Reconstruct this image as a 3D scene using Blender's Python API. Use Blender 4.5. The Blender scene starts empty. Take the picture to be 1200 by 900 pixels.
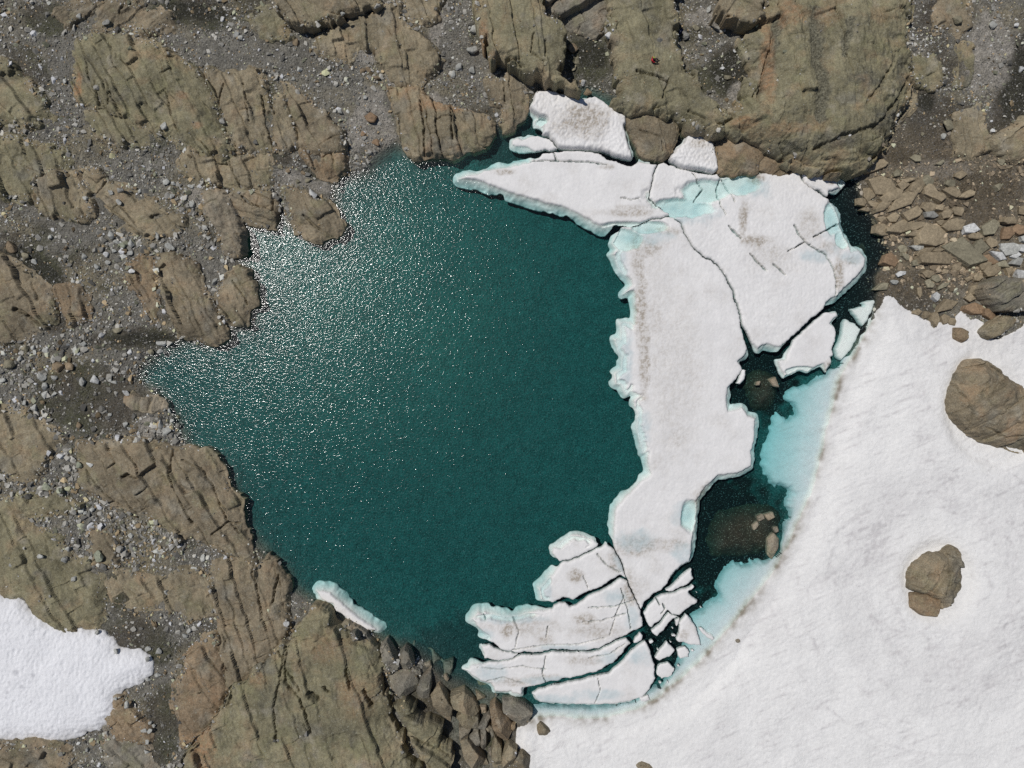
import bpy, math, random
import numpy as np
from mathutils import Vector

SC = bpy.context.scene
COL = SC.collection
rng = np.random.default_rng(7)
R = random.Random(11)

# ------------------------------------------------------------------ camera, light, exposure
CAM_H, FPX = 83.0, 832.0
cam = bpy.data.cameras.new('camera')
cam.sensor_fit = 'HORIZONTAL'
cam.angle = 2 * math.atan(600 / FPX)
cam.clip_start, cam.clip_end = 1.0, 2000.0
cam_o = bpy.data.objects.new('camera', cam)
cam_o.location = (0, 0, CAM_H)
COL.objects.link(cam_o)
SC.camera = cam_o
SC.cycles.use_denoising = False

SUN_EL = math.radians(63.0)
SUN_XY = Vector((-0.81, 0.59)).normalized()
SUN_DIR = Vector((SUN_XY.x * math.cos(SUN_EL), SUN_XY.y * math.cos(SUN_EL), math.sin(SUN_EL)))
world = bpy.data.worlds.new('World')
SC.world = world
world.use_nodes = True
wn = world.node_tree
sky = wn.nodes.new('ShaderNodeTexSky')
sky.sky_type = 'NISHITA'
sky.sun_disc = False
sky.sun_elevation = SUN_EL
sky.sun_rotation = math.atan2(SUN_XY.x, SUN_XY.y)
sky.altitude = 2400
bg = wn.nodes['Background']
bg.inputs['Strength'].default_value = 0.07
wn.links.new(sky.outputs[0], bg.inputs['Color'])
sun = bpy.data.lights.new('sun', 'SUN')
sun.energy = 3.6
sun.angle = math.radians(0.5)
sun.color = (1.0, 0.965, 0.92)
sun_o = bpy.data.objects.new('sun', sun)
sun_o.rotation_euler = SUN_DIR.to_track_quat('Z', 'Y').to_euler()
sun_o.location = (0, 0, 120)
COL.objects.link(sun_o)
vs = SC.view_settings
vs.view_transform = 'Standard'
vs.look = 'None'
vs.gamma = 1.0
vs.use_curve_mapping = False
vs.exposure = -0.36

# ------------------------------------------------------------------ numpy noise
def _h(ix, iy, seed):
    h = (ix.astype(np.int64) * 374761393 + iy.astype(np.int64) * 668265263 + seed * 974634777) & 0xFFFFFFFF
    h = ((h ^ (h >> 13)) * 1274126177) & 0xFFFFFFFF
    h = (h ^ (h >> 16)) * 2246822519 & 0xFFFFFFFF
    return ((h ^ (h >> 15)) & 0xFFFFFF) / float(0x1000000)

def perlin(x, y, seed=0):
    x0 = np.floor(x); y0 = np.floor(y)
    fx = x - x0; fy = y - y0
    u = fx * fx * fx * (fx * (fx * 6 - 15) + 10); v = fy * fy * fy * (fy * (fy * 6 - 15) + 10)
    def g(i, j):
        a = _h(x0 + i, y0 + j, seed) * 2 * math.pi
        return np.cos(a) * (fx - i) + np.sin(a) * (fy - j)
    n0 = g(0, 0) * (1 - u) + g(1, 0) * u
    n1 = g(0, 1) * (1 - u) + g(1, 1) * u
    return (n0 * (1 - v) + n1 * v) * 1.45

def fbm(x, y, seed=0, octv=4, gain=0.5):
    s = 0; a = 1.0; t = 0
    for k in range(octv):
        s = s + a * perlin(x * 2 ** k + 17.3 * k, y * 2 ** k - 9.1 * k, seed + k)
        t += a; a *= gain
    return s / t

def worley(x, y, seed=0, jit=0.95):
    x0 = np.floor(x); y0 = np.floor(y)
    f1 = np.full(x.shape, 9.0); f2 = np.full(x.shape, 9.0); idv = np.zeros(x.shape)
    for i in (-1, 0, 1):
        for j in (-1, 0, 1):
            cx = x0 + i; cy = y0 + j
            px = cx + 0.5 + (_h(cx, cy, seed) - .5) * jit; py = cy + 0.5 + (_h(cx, cy, seed + 91) - .5) * jit
            d = np.hypot(px - x, py - y)
            near = d < f1
            f2 = np.where(near, f1, np.minimum(f2, d))
            idv = np.where(near, _h(cx, cy, seed + 53), idv)
            f1 = np.where(near, d, f1)
    return f1, f2, idv

def sstep(a, b, x):
    t = np.clip((x - a) / (b - a), 0, 1)
    return t * t * (3 - 2 * t)

def sdf(px, py, poly):
    """signed distance to a closed polygon, positive inside"""
    P = np.asarray(poly, float); Q = np.roll(P, -1, 0)
    d2 = np.full(px.shape, 1e18); ins = np.zeros(px.shape, bool)
    for (ax, ay), (bx, by) in zip(P, Q):
        ex, ey = bx - ax, by - ay
        wx, wy = px - ax, py - ay
        t = np.clip((wx * ex + wy * ey) / (ex * ex + ey * ey + 1e-12), 0, 1)
        d2 = np.minimum(d2, (wx - t * ex) ** 2 + (wy - t * ey) ** 2)
        c = (ay > py) != (by > py)
        if ey != 0:
            ins ^= c & (wx < ex * wy / ey)
    d = np.sqrt(d2)
    return np.where(ins, d, -d)

def dline(px, py, line):
    P = np.asarray(line, float); d2 = np.full(px.shape, 1e18)
    for (ax, ay), (bx, by) in zip(P[:-1], P[1:]):
        ex, ey = bx - ax, by - ay
        wx, wy = px - ax, py - ay
        t = np.clip((wx * ex + wy * ey) / (ex * ex + ey * ey + 1e-12), 0, 1)
        d2 = np.minimum(d2, (wx - t * ex) ** 2 + (wy - t * ey) ** 2)
    return np.sqrt(d2)

def chaikin(P, n=1):
    P = np.asarray(P, float)
    for _ in range(n):
        Q = np.roll(P, -1, 0)
        P = np.stack([0.75 * P + 0.25 * Q, 0.25 * P + 0.75 * Q], 1).reshape(-1, 2)
    return P

def W(pts, z=0.0):
    """survey points, metres on the plane of height z"""
    P = np.asarray(pts, float)
    k = (CAM_H - z) / FPX
    return np.stack([(P[..., 0] - 600) * k, (450 - P[..., 1]) * k], -1)

# ------------------------------------------------------------------ mesh building
def build(name, V, faces, mat, cols=None, smooth=True, parent=None, attrs=None):
    """faces: list of int arrays (n,3) / (n,4)"""
    me = bpy.data.meshes.new(name)
    V = np.ascontiguousarray(V, dtype=np.float32)
    loops = np.concatenate([f.reshape(-1) for f in faces]).astype(np.int32)
    tot = np.concatenate([np.full(len(f), f.shape[1], np.int32) for f in faces])
    start = np.concatenate([[0], np.cumsum(tot)[:-1]]).astype(np.int32)
    me.vertices.add(len(V)); me.vertices.foreach_set('co', V.reshape(-1))
    me.loops.add(len(loops)); me.loops.foreach_set('vertex_index', loops)
    me.polygons.add(len(tot)); me.polygons.foreach_set('loop_start', start)
    me.polygons.foreach_set('loop_total', tot)
    me.polygons.foreach_set('use_smooth', np.full(len(tot), smooth, bool))
    if cols is not None:
        a = me.attributes.new('Col', 'FLOAT_COLOR', 'POINT')
        c = np.ones((len(V), 4), np.float32); c[:, :3] = cols
        a.data.foreach_set('color', c.reshape(-1))
    for k, val in (attrs or {}).items():
        a = me.attributes.new(k, 'FLOAT', 'POINT')
        a.data.foreach_set('value', np.ascontiguousarray(val, dtype=np.float32))
    me.update(calc_edges=True)
    me.materials.append(mat)
    o = bpy.data.objects.new(name, me)
    COL.objects.link(o)
    o.parent = parent
    return o

def tag(o, label=None, cat=None, group=None, kind=None):
    if label:
        o['label'] = label; o['kind'] = 'thing'
    if cat: o['category'] = cat
    if group: o['group'] = group
    if kind: o['kind'] = kind
    return o

def grid_patch(poly, res, warp=0.0, wscale=1.0, inset=0.0, wseed=5, wfine=0.0, adj=None):
    """triangle-free grid clipped to a polygon; returns x, y, inside distance, quads, border edges"""
    P = np.asarray(poly, float)
    m = abs(inset) + warp + 3 * res
    xs = np.arange(P[:, 0].min() - m, P[:, 0].max() + m, res)
    ys = np.arange(P[:, 1].min() - m, P[:, 1].max() + m, res)
    X, Y = np.meshgrid(xs, ys)
    qx, qy = X, Y
    if warp:
        qx = X + warp * fbm(X / wscale, Y / wscale, wseed, 3, .6); qy = Y + warp * fbm(X / wscale + 40, Y / wscale + 7, wseed + 9, 3, .6)
    sd = sdf(qx, qy, P) - inset
    if wfine:
        sd = sd + wfine * perlin(X / .35, Y / .35, 77)
    if adj is not None: sd = sd + adj(X, Y)
    gy, gx = np.gradient(sd, res)
    ins = sd > 0
    cell = ins[:-1, :-1] | ins[1:, :-1] | ins[:-1, 1:] | ins[1:, 1:]
    g2 = np.maximum(gx * gx + gy * gy, 0.2)
    out = ~ins
    k = np.where(out, np.clip(-sd, 0, 1.5 * res) / g2, 0)
    X2 = X + k * gx; Y2 = Y + k * gy
    ny, nx = X.shape
    idx = np.arange(nx * ny).reshape(ny, nx)
    q = np.stack([idx[:-1, :-1][cell], idx[:-1, 1:][cell], idx[1:, 1:][cell], idx[1:, :-1][cell]], 1)
    used = np.unique(q)
    rem = np.zeros(nx * ny, np.int64); rem[used] = np.arange(len(used))
    q = rem[q]
    x = X2.reshape(-1)[used]; y = Y2.reshape(-1)[used]
    d = np.maximum(sd.reshape(-1)[used], 0)
    e = np.concatenate([q[:, [0, 1]], q[:, [1, 2]], q[:, [2, 3]], q[:, [3, 0]]])
    n = len(used)
    key = e[:, 0] * n + e[:, 1]; rkey = e[:, 1] * n + e[:, 0]
    be = e[~np.isin(key, rkey)]
    # ease the stair steps out of the border
    prv = np.arange(n); nx_ = np.arange(n)
    nx_[be[:, 0]] = be[:, 1]; prv[be[:, 1]] = be[:, 0]
    for _ in range(4):
        x = .4 * x + .3 * (x[nx_] + x[prv]); y = .4 * y + .3 * (y[nx_] + y[prv])
    return x, y, d, q, be

def with_walls(x, y, z, q, be, zb, cols=None, flare=0.0):
    """adds side walls down to zb; returns V, faces, cols"""
    bv = np.unique(be)
    n = len(x)
    mp = np.zeros(n, np.int64); mp[bv] = n + np.arange(len(bv))
    zbot = zb[bv] if isinstance(zb, np.ndarray) else np.full(len(bv), zb)
    V = np.concatenate([np.stack([x, y, z], 1), np.stack([x[bv], y[bv], zbot], 1)])
    walls = np.stack([be[:, 1], be[:, 0], mp[be[:, 0]], mp[be[:, 1]]], 1)
    if cols is not None: cols = np.concatenate([cols, cols[bv]])
    return V, [q, walls], cols

# ------------------------------------------------------------------ materials
def new_mat(name):
    m = bpy.data.materials.new(name); m.use_nodes = True
    nt = m.node_tree
    return m, nt, nt.nodes['Principled BSDF']

def nd(nt, typ, **kw):
    n = nt.nodes.new(typ)
    for k, v in kw.items(): setattr(n, k, v)
    return n

def attr_mat(name, rough=0.9, spec=0.25, spots=((6.0, .28), (1.6, .2)), bump=((7.0, .05), (25.0, .02)), speck=None, objcol=False, tint=None):
    """colour from the mesh, broken up by world-scale noise, with bump"""
    m, nt, b = new_mat(name)
    L = nt.links
    geo = nd(nt, 'ShaderNodeNewGeometry')
    if objcol:
        src = nd(nt, 'ShaderNodeObjectInfo').outputs['Color']
    else:
        src = nd(nt, 'ShaderNodeAttribute', attribute_name='Col').outputs['Color']
    for sc, amt in spots:
        n = nd(nt, 'ShaderNodeTexNoise'); n.inputs['Scale'].default_value = sc; n.inputs['Detail'].default_value = 4; n.inputs['Roughness'].default_value = .65
        L.new(geo.outputs['Position'], n.inputs['Vector'])
        mr = nd(nt, 'ShaderNodeMapRange'); mr.inputs['From Min'].default_value = .3; mr.inputs['From Max'].default_value = .7
        mr.inputs['To Min'].default_value = 1 - amt; mr.inputs['To Max'].default_value = 1 + amt
        L.new(n.outputs['Fac'], mr.inputs['Value'])
        mx = nd(nt, 'ShaderNodeVectorMath', operation='SCALE')
        L.new(src, mx.inputs[0]); L.new(mr.outputs[0], mx.inputs['Scale'])
        src = mx.outputs[0]
    if speck:
        sc, thr, colr, amt = speck
        v = nd(nt, 'ShaderNodeTexNoise'); v.inputs['Scale'].default_value = sc; v.inputs['Detail'].default_value = 2
        L.new(geo.outputs['Position'], v.inputs['Vector'])
        mr = nd(nt, 'ShaderNodeMapRange'); mr.inputs['From Min'].default_value = thr; mr.inputs['From Max'].default_value = thr + .08
        mr.inputs['To Max'].default_value = amt
        L.new(v.outputs['Fac'], mr.inputs['Value'])
        mx = nd(nt, 'ShaderNodeMix', data_type='RGBA')
        L.new(mr.outputs[0], mx.inputs['Factor']); L.new(src, mx.inputs['A']); mx.inputs['B'].default_value = (*colr, 1)
        src = mx.outputs['Result']
    L.new(src, b.inputs['Base Color'])
    b.inputs['Roughness'].default_value = rough
    b.inputs['Specular IOR Level'].default_value = spec
    prev = None
    for sc, dist in bump:
        n = nd(nt, 'ShaderNodeTexNoise'); n.inputs['Scale'].default_value = sc; n.inputs['Detail'].default_value = 3
        L.new(geo.outputs['Position'], n.inputs['Vector'])
        bp = nd(nt, 'ShaderNodeBump'); bp.inputs['Distance'].default_value = dist; bp.inputs['Strength'].default_value = 1
        L.new(n.outputs['Fac'], bp.inputs['Height'])
        if prev: L.new(prev, bp.inputs['Normal'])
        prev = bp.outputs['Normal']
    if prev: L.new(prev, b.inputs['Normal'])
    return m

M_ROCK = attr_mat('weathered_rock', spots=((.5, .14), (2.4, .16), (8.0, .30)), bump=((1.3, .13), (4.0, .07), (11.0, .035)), speck=(7.0, .60, (.38, .38, .30), .45))
M_STONE = attr_mat('loose_stone', spots=((.8, .2), (4.0, .25), (11.0, .2)), bump=((2.2, .12), (8.0, .04)), objcol=True)
M_GRAVEL = attr_mat('gravel', spots=((11.0, .15),), bump=())
M_GROUND = attr_mat('gravel_ground', spots=((1.2, .22), (5.5, .5)), bump=((5.5, .22), (2.0, .12)), speck=(6.5, .6, (.26, .255, .25), .6))
M_SNOW = attr_mat('old_snow', rough=.75, spec=.2, spots=((.5, .03), (3.0, .05), (8.0, .05)), bump=((2.6, .06), (7.0, .035)), speck=(4.2, .69, (.45, .435, .42), .55))
M_ICE = attr_mat('lake_ice', rough=.6, spec=.3, spots=((.6, .03), (3.0, .04)), bump=((2.2, .022), (7.0, .014)))

def plain(name, col, rough=.8):
    m, nt, b = new_mat(name)
    n = nd(nt, 'ShaderNodeTexNoise'); n.inputs['Scale'].default_value = 14
    r = nd(nt, 'ShaderNodeValToRGB')
    r.color_ramp.elements[0].color = (*[c * .8 for c in col], 1); r.color_ramp.elements[1].color = (*[min(1, c * 1.15) for c in col], 1)
    nt.links.new(n.outputs['Fac'], r.inputs['Fac']); nt.links.new(r.outputs['Color'], b.inputs['Base Color'])
    b.inputs['Roughness'].default_value = rough
    return m

def water_mat():
    m = bpy.data.materials.new('glacial_water'); m.use_nodes = True
    nt = m.node_tree; L = nt.links
    nt.nodes.clear()
    out = nd(nt, 'ShaderNodeOutputMaterial')
    geo = nd(nt, 'ShaderNodeNewGeometry')
    rip = nd(nt, 'ShaderNodeAttribute', attribute_name='ripple')
    prev = None
    for sc, dist, st, rot in ((2.9, .047, (1.0, 1.45, 1), .5), (6.4, .022, (1, 1.2, 1), -.3)):
        mp = nd(nt, 'ShaderNodeMapping'); mp.inputs['Scale'].default_value = st; mp.inputs['Rotation'].default_value = (0, 0, rot)
        L.new(geo.outputs['Position'], mp.inputs['Vector'])
        n = nd(nt, 'ShaderNodeTexNoise'); n.inputs['Scale'].default_value = sc; n.inputs['Detail'].default_value = 1.5
        L.new(mp.outputs[0], n.inputs['Vector'])
        bp = nd(nt, 'ShaderNodeBump'); bp.inputs['Distance'].default_value = dist
        L.new(rip.outputs['Fac'], bp.inputs['Strength'])
        L.new(n.outputs['Fac'], bp.inputs['Height'])
        if prev: L.new(prev, bp.inputs['Normal'])
        prev = bp.outputs['Normal']
    fr = nd(nt, 'ShaderNodeFresnel'); fr.inputs['IOR'].default_value = 1.33
    L.new(prev, fr.inputs['Normal'])
    gl = nd(nt, 'ShaderNodeBsdfGlossy'); gl.inputs['Roughness'].default_value = .10
    L.new(prev, gl.inputs['Normal'])
    tr = nd(nt, 'ShaderNodeBsdfTransparent')
    g2 = nd(nt, 'ShaderNodeBsdfGlossy'); g2.inputs['Roughness'].default_value = .34
    L.new(prev, g2.inputs['Normal'])
    gm = nd(nt, 'ShaderNodeMixShader'); gm.inputs[0].default_value = .24
    L.new(gl.outputs[0], gm.inputs[1]); L.new(g2.outputs[0], gm.inputs[2])
    mx = nd(nt, 'ShaderNodeMixShader')
    L.new(fr.outputs[0], mx.inputs[0]); L.new(tr.outputs[0], mx.inputs[1]); L.new(gm.outputs[0], mx.inputs[2])
    L.new(mx.outputs[0], out.inputs['Surface'])
    va = nd(nt, 'ShaderNodeVolumeAbsorption')
    sig = (0.32, 0.068, 0.064)
    va.inputs['Density'].default_value = sig[0]
    va.inputs['Color'].default_value = (0, 1 - sig[1] / sig[0], 1 - sig[2] / sig[0], 1)
    L.new(va.outputs[0], out.inputs['Volume'])
    return m

# ------------------------------------------------------------------ survey: lake and ground
LAKE = [(160,428),(178,412),(200,402),(215,396),(235,400),(250,396),(262,380),(275,382),(290,372),(294,345),(288,318),(276,300),(274,280),(278,256),(300,260),(316,262),(318,234),(328,236),(338,258),(345,264),(360,272),(385,272),(392,258),(386,235),(388,212),(405,205),(425,196),(440,180),(460,163),(480,175),(500,175),(530,172),(560,160),(580,148),(600,138),(618,122),(640,100),(690,98),(735,118),(745,150),(800,150),(845,180),(900,192),(940,188),(1000,188),(1006,215),(1012,240),(1024,252),(1036,275),(1044,295),(1040,310),(1026,325),(1032,345),(1022,380),(1005,420),(985,480),(972,560),(945,620),(905,700),(858,774),(808,826),(738,852),(640,854),(610,836),(570,812),(520,795),(490,770),(450,755),(430,742),(400,724),(385,708),(372,712),(355,705),(340,690),(325,668),(308,654),(298,642),(282,620),(275,590),(262,560),(250,540),(215,525),(205,505),(195,480),(180,462),(160,448)]
LAKEW = W(LAKE)
# coarse lookup of distance to the shore
_cx = np.arange(-90, 90.1, .4); _cy = np.arange(-75, 75.1, .4)
_CX, _CY = np.meshgrid(_cx, _cy)
_LSD = sdf(_CX + .5 * fbm(_CX / 3, _CY / 3, 31, 3), _CY + .5 * fbm(_CX / 3 + 9, _CY / 3, 32, 3), LAKEW)

def lookup(A, x, y):
    fx = np.clip((x - _cx[0]) / .4, 0, len(_cx) - 1.001); fy = np.clip((y - _cy[0]) / .4, 0, len(_cy) - 1.001)
    i = fx.astype(int); j = fy.astype(int); u = fx - i; v = fy - j
    return (A[j, i] * (1 - u) + A[j, i + 1] * u) * (1 - v) + (A[j + 1, i] * (1 - u) + A[j + 1, i + 1] * u) * v

def gsmooth(x, y):
    s = lookup(_LSD, x, y)
    o = np.maximum(-s, 0); d = np.maximum(s, 0)
    far = np.maximum(np.maximum(np.abs(x) - 75, np.abs(y) - 58), 0)
    z = .35 * (1 - np.exp(-o / .8)) + .05 * o + far * .3 - 2.0 * (1 - np.exp(-d / 2.0)) - .9 * np.exp(-(((x + 5.5) / 4.5) ** 2 + ((y + 41) / 6.5) ** 2))
    return z

def ground_z(x, y):
    s = lookup(_LSD, x, y)
    k = sstep(0, 2.0, -s)
    return gsmooth(x, y) + k * (.45 * fbm(x / 9, y / 9, 3, 3) + .14 * fbm(x / 1.6, y / 1.6, 4, 3)) + .05 * fbm(x / .5, y / .5, 8, 2) * (.15 + k) + .12 * sstep(1, 3, s) * fbm(x / 3, y / 3, 12, 3)

# patches of soil, moss, silt and painted shade: centre, half axes (survey units), turn, strength
def blob(x, y, cx, cy, rx, ry, a=0, z=1.5):
    c = W([(cx, cy)], z)[0]; k = .0985
    ca, sa = math.cos(math.radians(-a)), math.sin(math.radians(-a))
    dx = x - c[0]; dy = y - c[1]
    u = (dx * ca + dy * sa) / (rx * k); v = (-dx * sa + dy * ca) / (ry * k)
    r = np.sqrt(u * u + v * v) + .45 * fbm(x / 1.5, y / 1.5, int(cx) % 50, 3)
    return 1 - sstep(.7, 1.15, r)
DARK = [(540,845,75,55,40),(225,14,55,20,5),(36,312,52,26,38),(150,396,55,13,-4),(60,380,20,10,0),(1188,110,22,75,10),(1172,160,22,25,0),(862,78,36,30,-30),(1100,14,24,20,0),(690,62,38,32,20),(1086,112,18,14,0),(1165,225,45,28,0),(1060,178,22,14,0),(324,184,20,8,0),(488,46,18,12,0),(158,755,48,30,10),(190,852,22,50,0),(256,800,10,45,-15),(130,482,26,14,-20),(815,120,20,25,0),(100,470,70,45,0),(1062,342,60,30,15),(1125,245,50,18,10),(1110,150,50,40,0),(560,140,25,20,0),(150,700,25,30,0),(820,90,20,20,0),(60,25,30,20,0)]  # soil and moss, plus shade painted in the boulder gaps and along the right edge
BLACK = [(1190,112,16,62,6),(1150,218,46,18,0),(1176,160,22,14,0),(38,312,40,15,38),(228,13,42,11,4),(860,82,24,26,-30),(692,60,22,18,10),(1088,116,12,12,0),(486,46,12,9,0),(160,396,36,8,-4),(1060,180,16,10,0)]  # near-black soil and moss; the right edge band paints a shadowed rock step
PALE = [(345,207,28,9,10),(372,216,18,7,0),(442,150,18,55,-10),(512,28,8,26,10),(430,58,16,14,30),(168,500,12,15,0),(508,118,14,12,0),(226,228,12,12,0),(300,214,30,5,0),(422,140,15,40,20),(870,100,18,10,-40),(830,20,25,12,0),(1160,60,30,50,0),(470,96,25,6,30),(1105,195,40,12,0)]

MOSS_SHADEC = np.array([.066, .066, .038]); SOIL_SHADEC = np.array([.074, .064, .048])  # soil and moss colours, used for the painted shade too
def ground_cols(x, y, z):
    n = fbm(x / 5, y / 5, 21, 4)[:, None]; n2 = fbm(x / .7, y / .7, 22, 3)[:, None]
    c = np.array([.172, .162, .136]) * (1 + .25 * n + .35 * n2)
    c = c * (1 + sstep(.1, .5, n) * np.array([.05, 0, -.12]))
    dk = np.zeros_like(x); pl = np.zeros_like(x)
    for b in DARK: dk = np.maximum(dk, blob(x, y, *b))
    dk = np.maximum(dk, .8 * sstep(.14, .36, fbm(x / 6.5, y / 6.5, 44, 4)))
    c = c * (1 + sstep(-.1, .5, fbm(x / 8, y / 8, 45, 3))[:, None] * np.array([.06, -.01, -.20]))
    for b in PALE: pl = np.maximum(pl, blob(x, y, *b))
    mm = sstep(-.3, .3, fbm(x / 6, y / 6, 41, 2))[:, None]
    rt = sstep(33, 40, x)[:, None] * sstep(-2, 2, y)[:, None]
    mm = mm * (1 - rt)
    dcol = MOSS_SHADEC * mm + SOIL_SHADEC * (1 - mm)
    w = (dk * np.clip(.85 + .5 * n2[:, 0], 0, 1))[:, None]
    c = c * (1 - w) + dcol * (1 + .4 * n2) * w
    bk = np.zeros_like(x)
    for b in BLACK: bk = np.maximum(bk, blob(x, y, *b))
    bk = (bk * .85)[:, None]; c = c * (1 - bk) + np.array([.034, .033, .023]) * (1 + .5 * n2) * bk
    w = (pl * np.clip(.75 + .6 * n2[:, 0], 0, 1))[:, None]
    c = c * (1 - w) + np.array([.31, .285, .245]) * (1 + .15 * n2) * w
    # brown broken ground at the right shore
    br = (sstep(39, 43, x) * sstep(8, 12, y) * (1 - sstep(26, 32, y)))[:, None] * .6
    c = c * (1 - br) + np.array([.150, .120, .080]) * (1 + .3 * n2) * br
    # lake bed: brown stone at the edge, pale rock flour deeper, dark rock along the eastern channel
    sh = sstep(.1, -.35, z)[:, None]
    c = c * (1 - sh) + np.array([.135, .135, .11]) * (1 + .4 * n2) * sh
    s = lookup(_LSD, x, y)
    dp = sstep(-.30, -1.1, z)[:, None]
    c = c * (1 - dp) + np.array([.037, .104, .098]) * (1 + .10 * n) * dp
    gc = W([(430, 330)], 0)[0]; gr = (np.exp(-(np.hypot(x - gc[0], y - gc[1]) / 19.0) ** 2) * (1 + .5 * fbm(x / 9, y / 9, 47, 3)))[:, None] * dp
    c = c * (1 + gr * np.array([.75, .42, .30]))
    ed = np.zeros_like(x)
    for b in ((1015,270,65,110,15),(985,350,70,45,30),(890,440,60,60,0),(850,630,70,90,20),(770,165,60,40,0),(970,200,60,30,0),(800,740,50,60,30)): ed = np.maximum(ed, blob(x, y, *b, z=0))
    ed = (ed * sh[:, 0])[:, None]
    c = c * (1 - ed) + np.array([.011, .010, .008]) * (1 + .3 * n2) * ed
    tl = np.zeros_like(x)
    for b in ((590,160,55,35,30),(520,780,120,45,-25)): tl = np.maximum(tl, blob(x, y, *b, z=0))
    tl = (tl * sh[:, 0])[:, None] * .55
    return np.clip(c * (1 - tl) + np.array([.03, .03, .03]) * tl, .01, .9)

def axis(lo, hi, res, far):
    core = np.arange(lo, hi + res / 2, res)
    ext = []; s = res; p = 0
    while p < far:
        s *= 1.25; p += s; ext.append(p)
    ext = np.array(ext)
    return np.concatenate([lo - ext[::-1], core, hi + ext])

def make_ground():
    xs = axis(-66, 66, .15, 330); ys = axis(-50, 50, .15, 330)
    X, Y = np.meshgrid(xs, ys); x = X.ravel(); y = Y.ravel()
    z = ground_z(x, y)
    ny, nx = X.shape
    idx = np.arange(nx * ny).reshape(ny, nx)
    q = np.stack([idx[:-1, :-1], idx[:-1, 1:], idx[1:, 1:], idx[1:, :-1]], -1).reshape(-1, 4)
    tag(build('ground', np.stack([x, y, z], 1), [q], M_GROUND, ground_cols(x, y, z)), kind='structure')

def make_water():
    x, y, d, q, be = grid_patch(LAKEW, .5, inset=-1.6)
    n = len(x)
    rip = np.full(n, 1.0)
    calm = np.zeros(n)
    for b in ((570,165,85,42,18),(760,170,120,50,0),(440,185,40,12,-20),(1010,280,60,120,0),(880,560,90,220,0),(640,250,60,30,25),(700,360,50,150,0)):
        calm = np.maximum(calm, blob(x, y, *b, z=0))
    rip = 1.0 - .85 * calm
    V = np.concatenate([np.stack([x, y, np.zeros(n)], 1), np.stack([x, y, np.full(n, -6.5)], 1)])
    walls = np.stack([be[:, 1], be[:, 0], be[:, 0] + n, be[:, 1] + n], 1)
    o = build('lake_water', V, [q, q[:, ::-1] + n, walls], water_mat(), smooth=False, attrs={'ripple': np.concatenate([rip, rip])})
    tag(o, kind='structure')

make_ground()
make_water()
#PART2
# ------------------------------------------------------------------ rock outcrops
TONES = {
 'tan':   (.262, .220, .146), 'brown': (.232, .192, .130), 'olive': (.226, .204, .128),
 'grey':  (.215, .197, .158), 'rust':  (.252, .188, .120), 'pale': (.300, .256, .188),
}
NOGRAVEL = []
OUTLINES = []          # world outlines used to keep gravel off the rock

def rock_cols(x, y, tone, groove, seed, lich=.5, rust=.3, zrel=None):
    n = fbm(x / 4.5, y / 4.5, seed, 4)[:, None]; n2 = fbm(x / .8, y / .8, seed + 3, 3)[:, None]
    n3 = fbm(x / 2.2, y / 2.2, seed + 5, 3)[:, None]
    c = np.array(TONES[tone]) * (1 + .6 * n + .25 * n2)
    ps = (sstep(.18, .5, fbm(x / 2.6, y / 2.6, seed + 23, 4)) * .55)[:, None]
    c = c * (1 - ps) + np.array([.335, .305, .24]) * ps
    dk = (sstep(.2, .55, fbm(x / 1.9, y / 1.9, seed + 15, 4)) * .5)[:, None]
    c = c * (1 - dk) + np.array([.125, .118, .092]) * dk
    l = (sstep(.05, .45, fbm(x / 3, y / 3, seed + 7, 4) + .3 * n2[:, 0]) * lich)[:, None]
    c = c * (1 - l) + np.array([.195, .184, .105]) * (1 + .3 * n2) * l
    g = (sstep(.15, .5, fbm(x / 3.7, y / 3.7, seed + 11, 4)) * .55)[:, None]
    c = c * (1 - g) + np.array([.19, .18, .15]) * (1 + .2 * n2) * g
    r = (sstep(.0, .45, n3[:, 0] * .7 + n[:, 0] * .5) * rust * 1.25)[:, None]
    c = c * (1 - r) + np.array([.30, .20, .118]) * (1 + .2 * n2) * r
    gv = groove[:, None]
    c = c * (1 - .3 * gv) + np.array([.08, .074, .052]) * .3 * gv
    # bare paler rock just above the water line
    return np.clip(c, .01, .9)

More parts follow.
